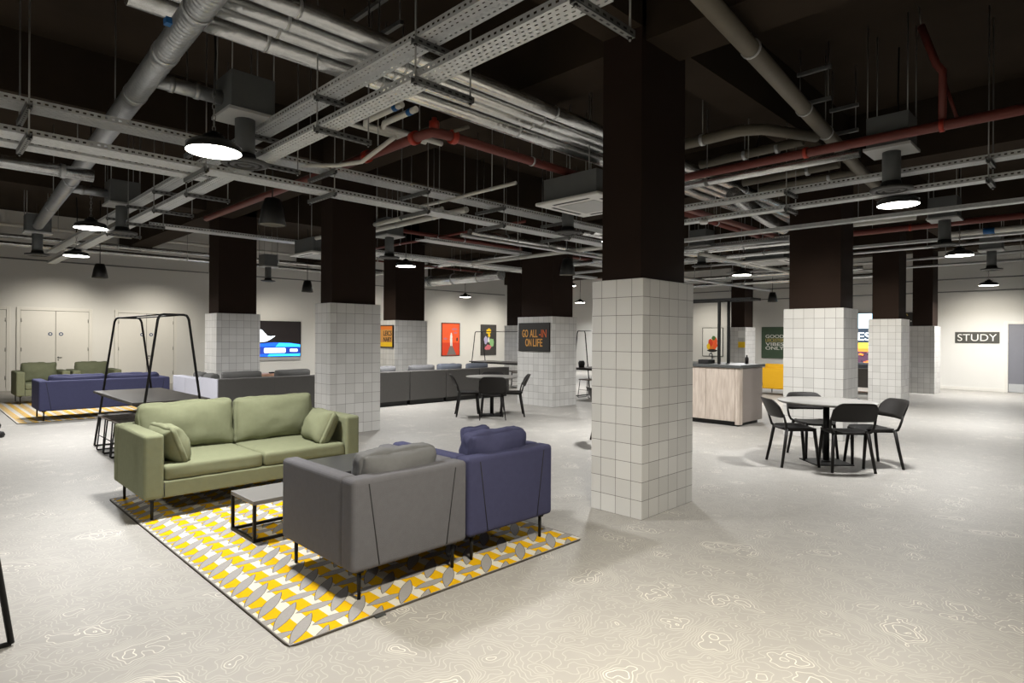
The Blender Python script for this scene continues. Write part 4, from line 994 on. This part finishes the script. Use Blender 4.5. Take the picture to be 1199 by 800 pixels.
# square plenum boxes with round diffusers
def diffuser(lab, x, y, zface=3.0, rz=0., s=1.0):
    t = thing('air_diffuser', lab, 'air diffuser', (x, y, zface), rz, 'ceiling air diffusers'); ring = 'acgrey' if False else 'dring'
    MB().box(-.19*s, .19*s, -.19*s, .19*s, .44, .76).build('plenum_box', M['greybox'], t, bevel=.004)
    MB().box(-.215*s, .215*s, -.215*s, .215*s, .41, .44).build('box_flange', M['acgrey'], t, bevel=.003)
    MB().cyl((0, 0, .1), (0, 0, .41), .085*s, n=24).build('neck_duct', M['greybox'], t)
    MB().cyl((0, 0, .05), (0, 0, .1), .1*s, .09*s, 24).cyl((0, 0, .03), (0, 0, .05), .15*s, .11*s, 24).build('collar', M['slot'], t)
    MB().lathe([(.195*s, .03), (.2*s, .012), (.15*s, .0), (.145*s, .01), (.145*s, .03)], n=36).build('outer_ring', M[ring], t)
    MB().lathe([(.125*s, .03), (.128*s, .006), (.09*s, -.004), (.085*s, .02)], n=32).build('middle_ring', M[ring], t)
    MB().lathe([(.06*s, .03), (.062*s, .004), (.0, -.004)], n=24).build('centre_disc', M[ring], t)
    MB().box(-.2*s, .2*s, -.01, .01, .02, .03).build('cross_bar', M['slot'], t)
    for a in (-1, 1):
        for b_ in (-1, 1): MB().cyl((a*.18*s, b_*.18*s, .76), (a*.18*s, b_*.18*s, CEIL-zface), .006, n=8).build('hanger_rod', M['rod'], t)
    return t
D0 = diffuser('round air diffuser under a grey box, directly right of the biggest lit lamp', 2.14, 5.55, 3.03)
for x, y, lab in ((2.25, 10.45, 'round air diffuser under a grey box, second along the left spiral duct'), (1.74, 14.5, 'round air diffuser at the far end of the left spiral duct'),
                  (7.3, 1.68, 'round air diffuser with white rings beside the lit lamp at upper right'), (11.7, 1.95, 'round air diffuser under a square box further back at the right'),
                  (6.55, 9.9, 'round air diffuser right of the second tiled column, high up'), (11.75, 6.15, 'round air diffuser just right of the nearest column shaft'),
                  (6.75, 5.62, 'round air diffuser below the ceiling cassette left of the nearest column'), (7.3, 17.2, 'round air diffuser far left of the second tiled column'), (16.4, 1.9, 'round air diffuser far right, beyond the second square box')):
    dup(D0, (x, y, 3.06 if x == 7.3 else 3.0), 0, lab)
# ceiling cassettes
def cassette(lab, x, y, z):
    t = thing('ceiling_cassette', lab, 'air conditioner', (x, y, z))
    MB().box(-.4, .4, -.4, .4, .04, .32).build('body', M['greybox'], t, bevel=.005)
    MB().box(-.475, .475, -.475, .475, 0, .04).build('fascia', M['acwhite'], t, bevel=.015, seg=3)
    MB().box(-.27, .27, -.27, .27, -.006, .001).build('intake_grille', M['acgrey'], t, bevel=.003)
    for k in range(4):
        m = MB().box(-.27, .27, .345, .385, -.003, .002, mtx=Matrix.Rotation(k*PI/2, 4, 'Z')); m.build('louvre', M['slot'], t)
    for a in (-1, 1):
        for b_ in (-1, 1): MB().cyl((a*.38, b_*.28, .32), (a*.38, b_*.28, CEIL-z), .006, n=8).build('hanger_rod', M['rod'], t)
    return t
C0 = cassette('white square ceiling cassette just left of the nearest column shaft', 5.88, 4.55, 3.1)
dup(C0, (5.9, 11.3, 3.1), 0, 'white ceiling cassette half hidden by the second column shaft')
dup(C0, (12.9, 5.15, 3.1), 0, 'white ceiling cassette left of the wide right-hand column shaft')
# smoke detector under the tray
tag(MB().lathe([(0, 0), (.05, 0), (.06, .02), (.06, .05), (0, .05)], n=20).build('smoke_detector', M['acwhite'], None, (7.6, 3.95, 3.05)), 'small white round detector under the lower right-hand tray', 'detector')

# ------------------------------------------------------------------ lamps
EXPO = 1.0
def area_light(x, y, z, energy, size=.34, col=(1, .99, .975), spread=2.65):
    l = bpy.data.lights.new('lamp_light', 'AREA'); l.shape = 'DISK'; l.size = size; l.energy = energy; l.color = col; l.spread = spread
    o = bpy.data.objects.new('lamp_light', l); COL.objects.link(o); o.location = (x, y, z)
    return o
def high_bay(lab, x, y, z, s=1.0, group='lit disc pendant lamps'):
    t = thing('pendant_lamp', lab, 'lamp', (x, y, z), 0, group)
    MB().lathe([(.205, 0), (.21, .012), (.2, .05), (.175, .075), (.12, .09), (.085, .095), (.08, .13), (.045, .135), (.04, .16), (0, .16)], n=40).build('housing', M['cone'], t)
    MB().lathe([(0, .006), (.196, .006), (.205, 0.0), (.205, .01), (0, .012)], n=40).build('lit_diffuser', M['lit'], t)
    MB().lathe([(.206, .052), (.196, .056), (.196, .05)], n=40).build('rim', M['chrome'], t)
    m = MB()
    for k in range(7):
        zz = .16+k*.045
        m.tube([(.012*math.cos(a)*(k % 2 == 0), .012*math.cos(a)*(k % 2), zz+.025+.028*math.sin(a)) for a in (2*PI*i/8 for i in range(8))], .004, 5, closed=True)
    m.build('chain', M['rod'], t)
    MB().tube([(0, 0, .46), (.01, 0, .8), (-.008, .005, 1.2), (0, 0, CEIL-z)], .009, 8).build('flex_cord', M['black'], t)
    return t
LAMPS = [(1.74, 5.15, 2.98, 'big lit pendant lamp at upper left, nearest the camera'), (1.88, 10.55, 3.05, 'lit pendant lamp beside the second left air diffuser'),
         (2.3, 14.2, 3.02, 'lit pendant lamp low at the far left, before the doors'), (7.6, 10.85, 3.02, 'lit pendant lamp against the dark shaft right of the second column'),
         (7.9, 1.75, 3.02, 'lit pendant lamp at upper right, below the ringed diffuser'), (13.2, 1.98, 3.0, 'lit pendant lamp at the right, under the second square air box'),
         (13.9, 6.25, 3.0, 'lit pendant lamp above the counter, seen past the nearest column'), (20.2, 2.4, 2.95, 'pendant lamp hanging in front of the STUDY wall'),
         (9.4, 16.6, 3.0, 'lit pendant lamp far back near the second column shaft'), (14.8, 17.3, 3.0, 'lit pendant lamp far back above the red poster'), (20.0, 6.6, 3.0, 'lit pendant lamp far back behind the wide right column'), (7.86, 5.58, 3.02, 'lit pendant lamp almost hidden behind the nearest column, below the cassette'),
         (20.3, 16.2, 3.0, 'tiny far pendant lamp seen between the GO ALL-IN column and the nearest column')]
P0 = None
for x, y, z, lab in LAMPS:
    if P0 is None: P0 = high_bay(lab, x, y, z)
    else: dup(P0, (x, y, z), 0, lab)
    area_light(x, y, z-.012, 30 if (x, y) == (7.9, 1.75) else 40)
# the same lamp grid carries on outside the picture, behind and beside the camera
for x, y, e, c in ((1.9, .9, 46, (1, .93, .79)), (-3.6, .9, 30, (1, .95, .88)), (-3.4, 5.5, 34, (1, .97, .93)), (-3.4, 10.5, 34, (1, .97, .93)), (14.0, 11.6, 34, (1, .97, .93))):
    q = dup(P0, (x, y, 3.05), 0, 'lit pendant lamp out of frame beside or behind the camera'); area_light(x, y, 3.038, e, .34, c)
# black cone spotlights
def cone_lamp(lab, x, y, z):
    t = thing('spotlight', lab, 'lamp', (x, y, z), 0, 'black cone spotlights')
    MB().lathe([(.155, 0), (.16, .004), (.125, .2), (.095, .31), (.085, .325), (0, .33)], n=32).build('shade', M['cone'], t)
    MB().lathe([(0, .06), (.1, .06), (.1, .05), (0, .05)], n=24).build('lens', M['spotlit'], t)
    MB().lathe([(.148, .002), (.1, .06)], n=32).build('inner_shade', M['slot'], t)
    MB().cyl((0, 0, .33), (0, 0, CEIL-z), .008, n=10).build('stem', M['black'], t)
    return t
CONES = [(3.16, 7.33, 2.86, 'biggest black cone spotlight, hanging above the A-frame table'), (3.1, 16.4, 2.8, 'black cone spotlight at the far left before the doors'),
         (8.0, 16.2, 2.75, 'black cone spotlight left of the second column shaft'), (9.3, 7.75, 2.75, 'black cone spotlight right of the GO ALL-IN column shaft'),
         (20.6, 8.2, 2.75, 'black cone spotlight above the yellow sofa'), (11.9, 16.4, 2.75, 'black cone spotlight at the edge of the poster column shaft')]
Q0 = None
for x, y, z, lab in CONES:
    if Q0 is None: Q0 = cone_lamp(lab, x, y, z)
    else: dup(Q0, (x, y, z), 0, lab)
def spot(loc, target, energy, angle=1.9, col=(1, .93, .8), blend=1.0, r=.08):
    l = bpy.data.lights.new('spot_beam', 'SPOT'); l.energy = energy; l.spot_size = angle; l.spot_blend = blend; l.color = col; l.shadow_soft_size = r
    o = bpy.data.objects.new('spot_beam', l); COL.objects.link(o); o.location = loc
    o.rotation_euler = (Vector(target)-Vector(loc)).to_track_quat('-Z', 'Y').to_euler()
# warm wall-washing spots
for loc, tg, e in (((3.1, 18.8, 2.8), (2.9, 20.8, .9), 70), ((5.2, 18.8, 2.8), (5.2, 20.8, .9), 60), ((8.0, 18.6, 2.75), (9.2, 20.8, .5), 60), ((11.9, 18.4, 2.8), (12.8, 20.8, 1.0), 70),
                   ((16.9, 18.6, 2.8), (16.9, 20.8, 1.2), 70), ((19.3, 18.6, 2.8), (19.3, 20.8, 1.2), 70), ((7.4, 13.5, 2.8), (9.05, 13.7, .8), 40),
                   ((20.6, 11.3, 2.8), (22.5, 11.3, 1.0), 45), ((20.5, 2.7, 2.9), (22.5, 2.7, .7), 70), ((8.2, 3.1, 2.9), (9.7, 3.2, .9), 30), ((13.8, 3.6, 2.9), (15.6, 3.6, .9), 36)):
    spot(loc, tg, e*1.0)

# ------------------------------------------------------------------ world, camera, colour
w = bpy.data.worlds.new('World'); SC.world = w; w.use_nodes = True
w.node_tree.nodes['Background'].inputs[0].default_value = (.8, .85, 1, 1); w.node_tree.nodes['Background'].inputs[1].default_value = .05
cam = bpy.data.cameras.new('camera'); co = bpy.data.objects.new('camera', cam); COL.objects.link(co); SC.camera = co
cam.sensor_width = 36; cam.lens = 36*708/1199; cam.shift_y = -4.7/1199; cam.clip_start = .05; cam.clip_end = 100
co.matrix_world = Matrix.Translation((0, 0, 1.5)) @ Matrix.Rotation(-PI/4, 4, 'Z') @ Matrix.Rotation(PI/2, 4, 'X') @ Matrix.Rotation(.006, 4, 'Z')
SC.view_settings.view_transform = 'Standard'; SC.view_settings.look = 'None'
SC.view_settings.exposure = 1.62; SC.view_settings.gamma = 1.0; SC.view_settings.use_curve_mapping = False
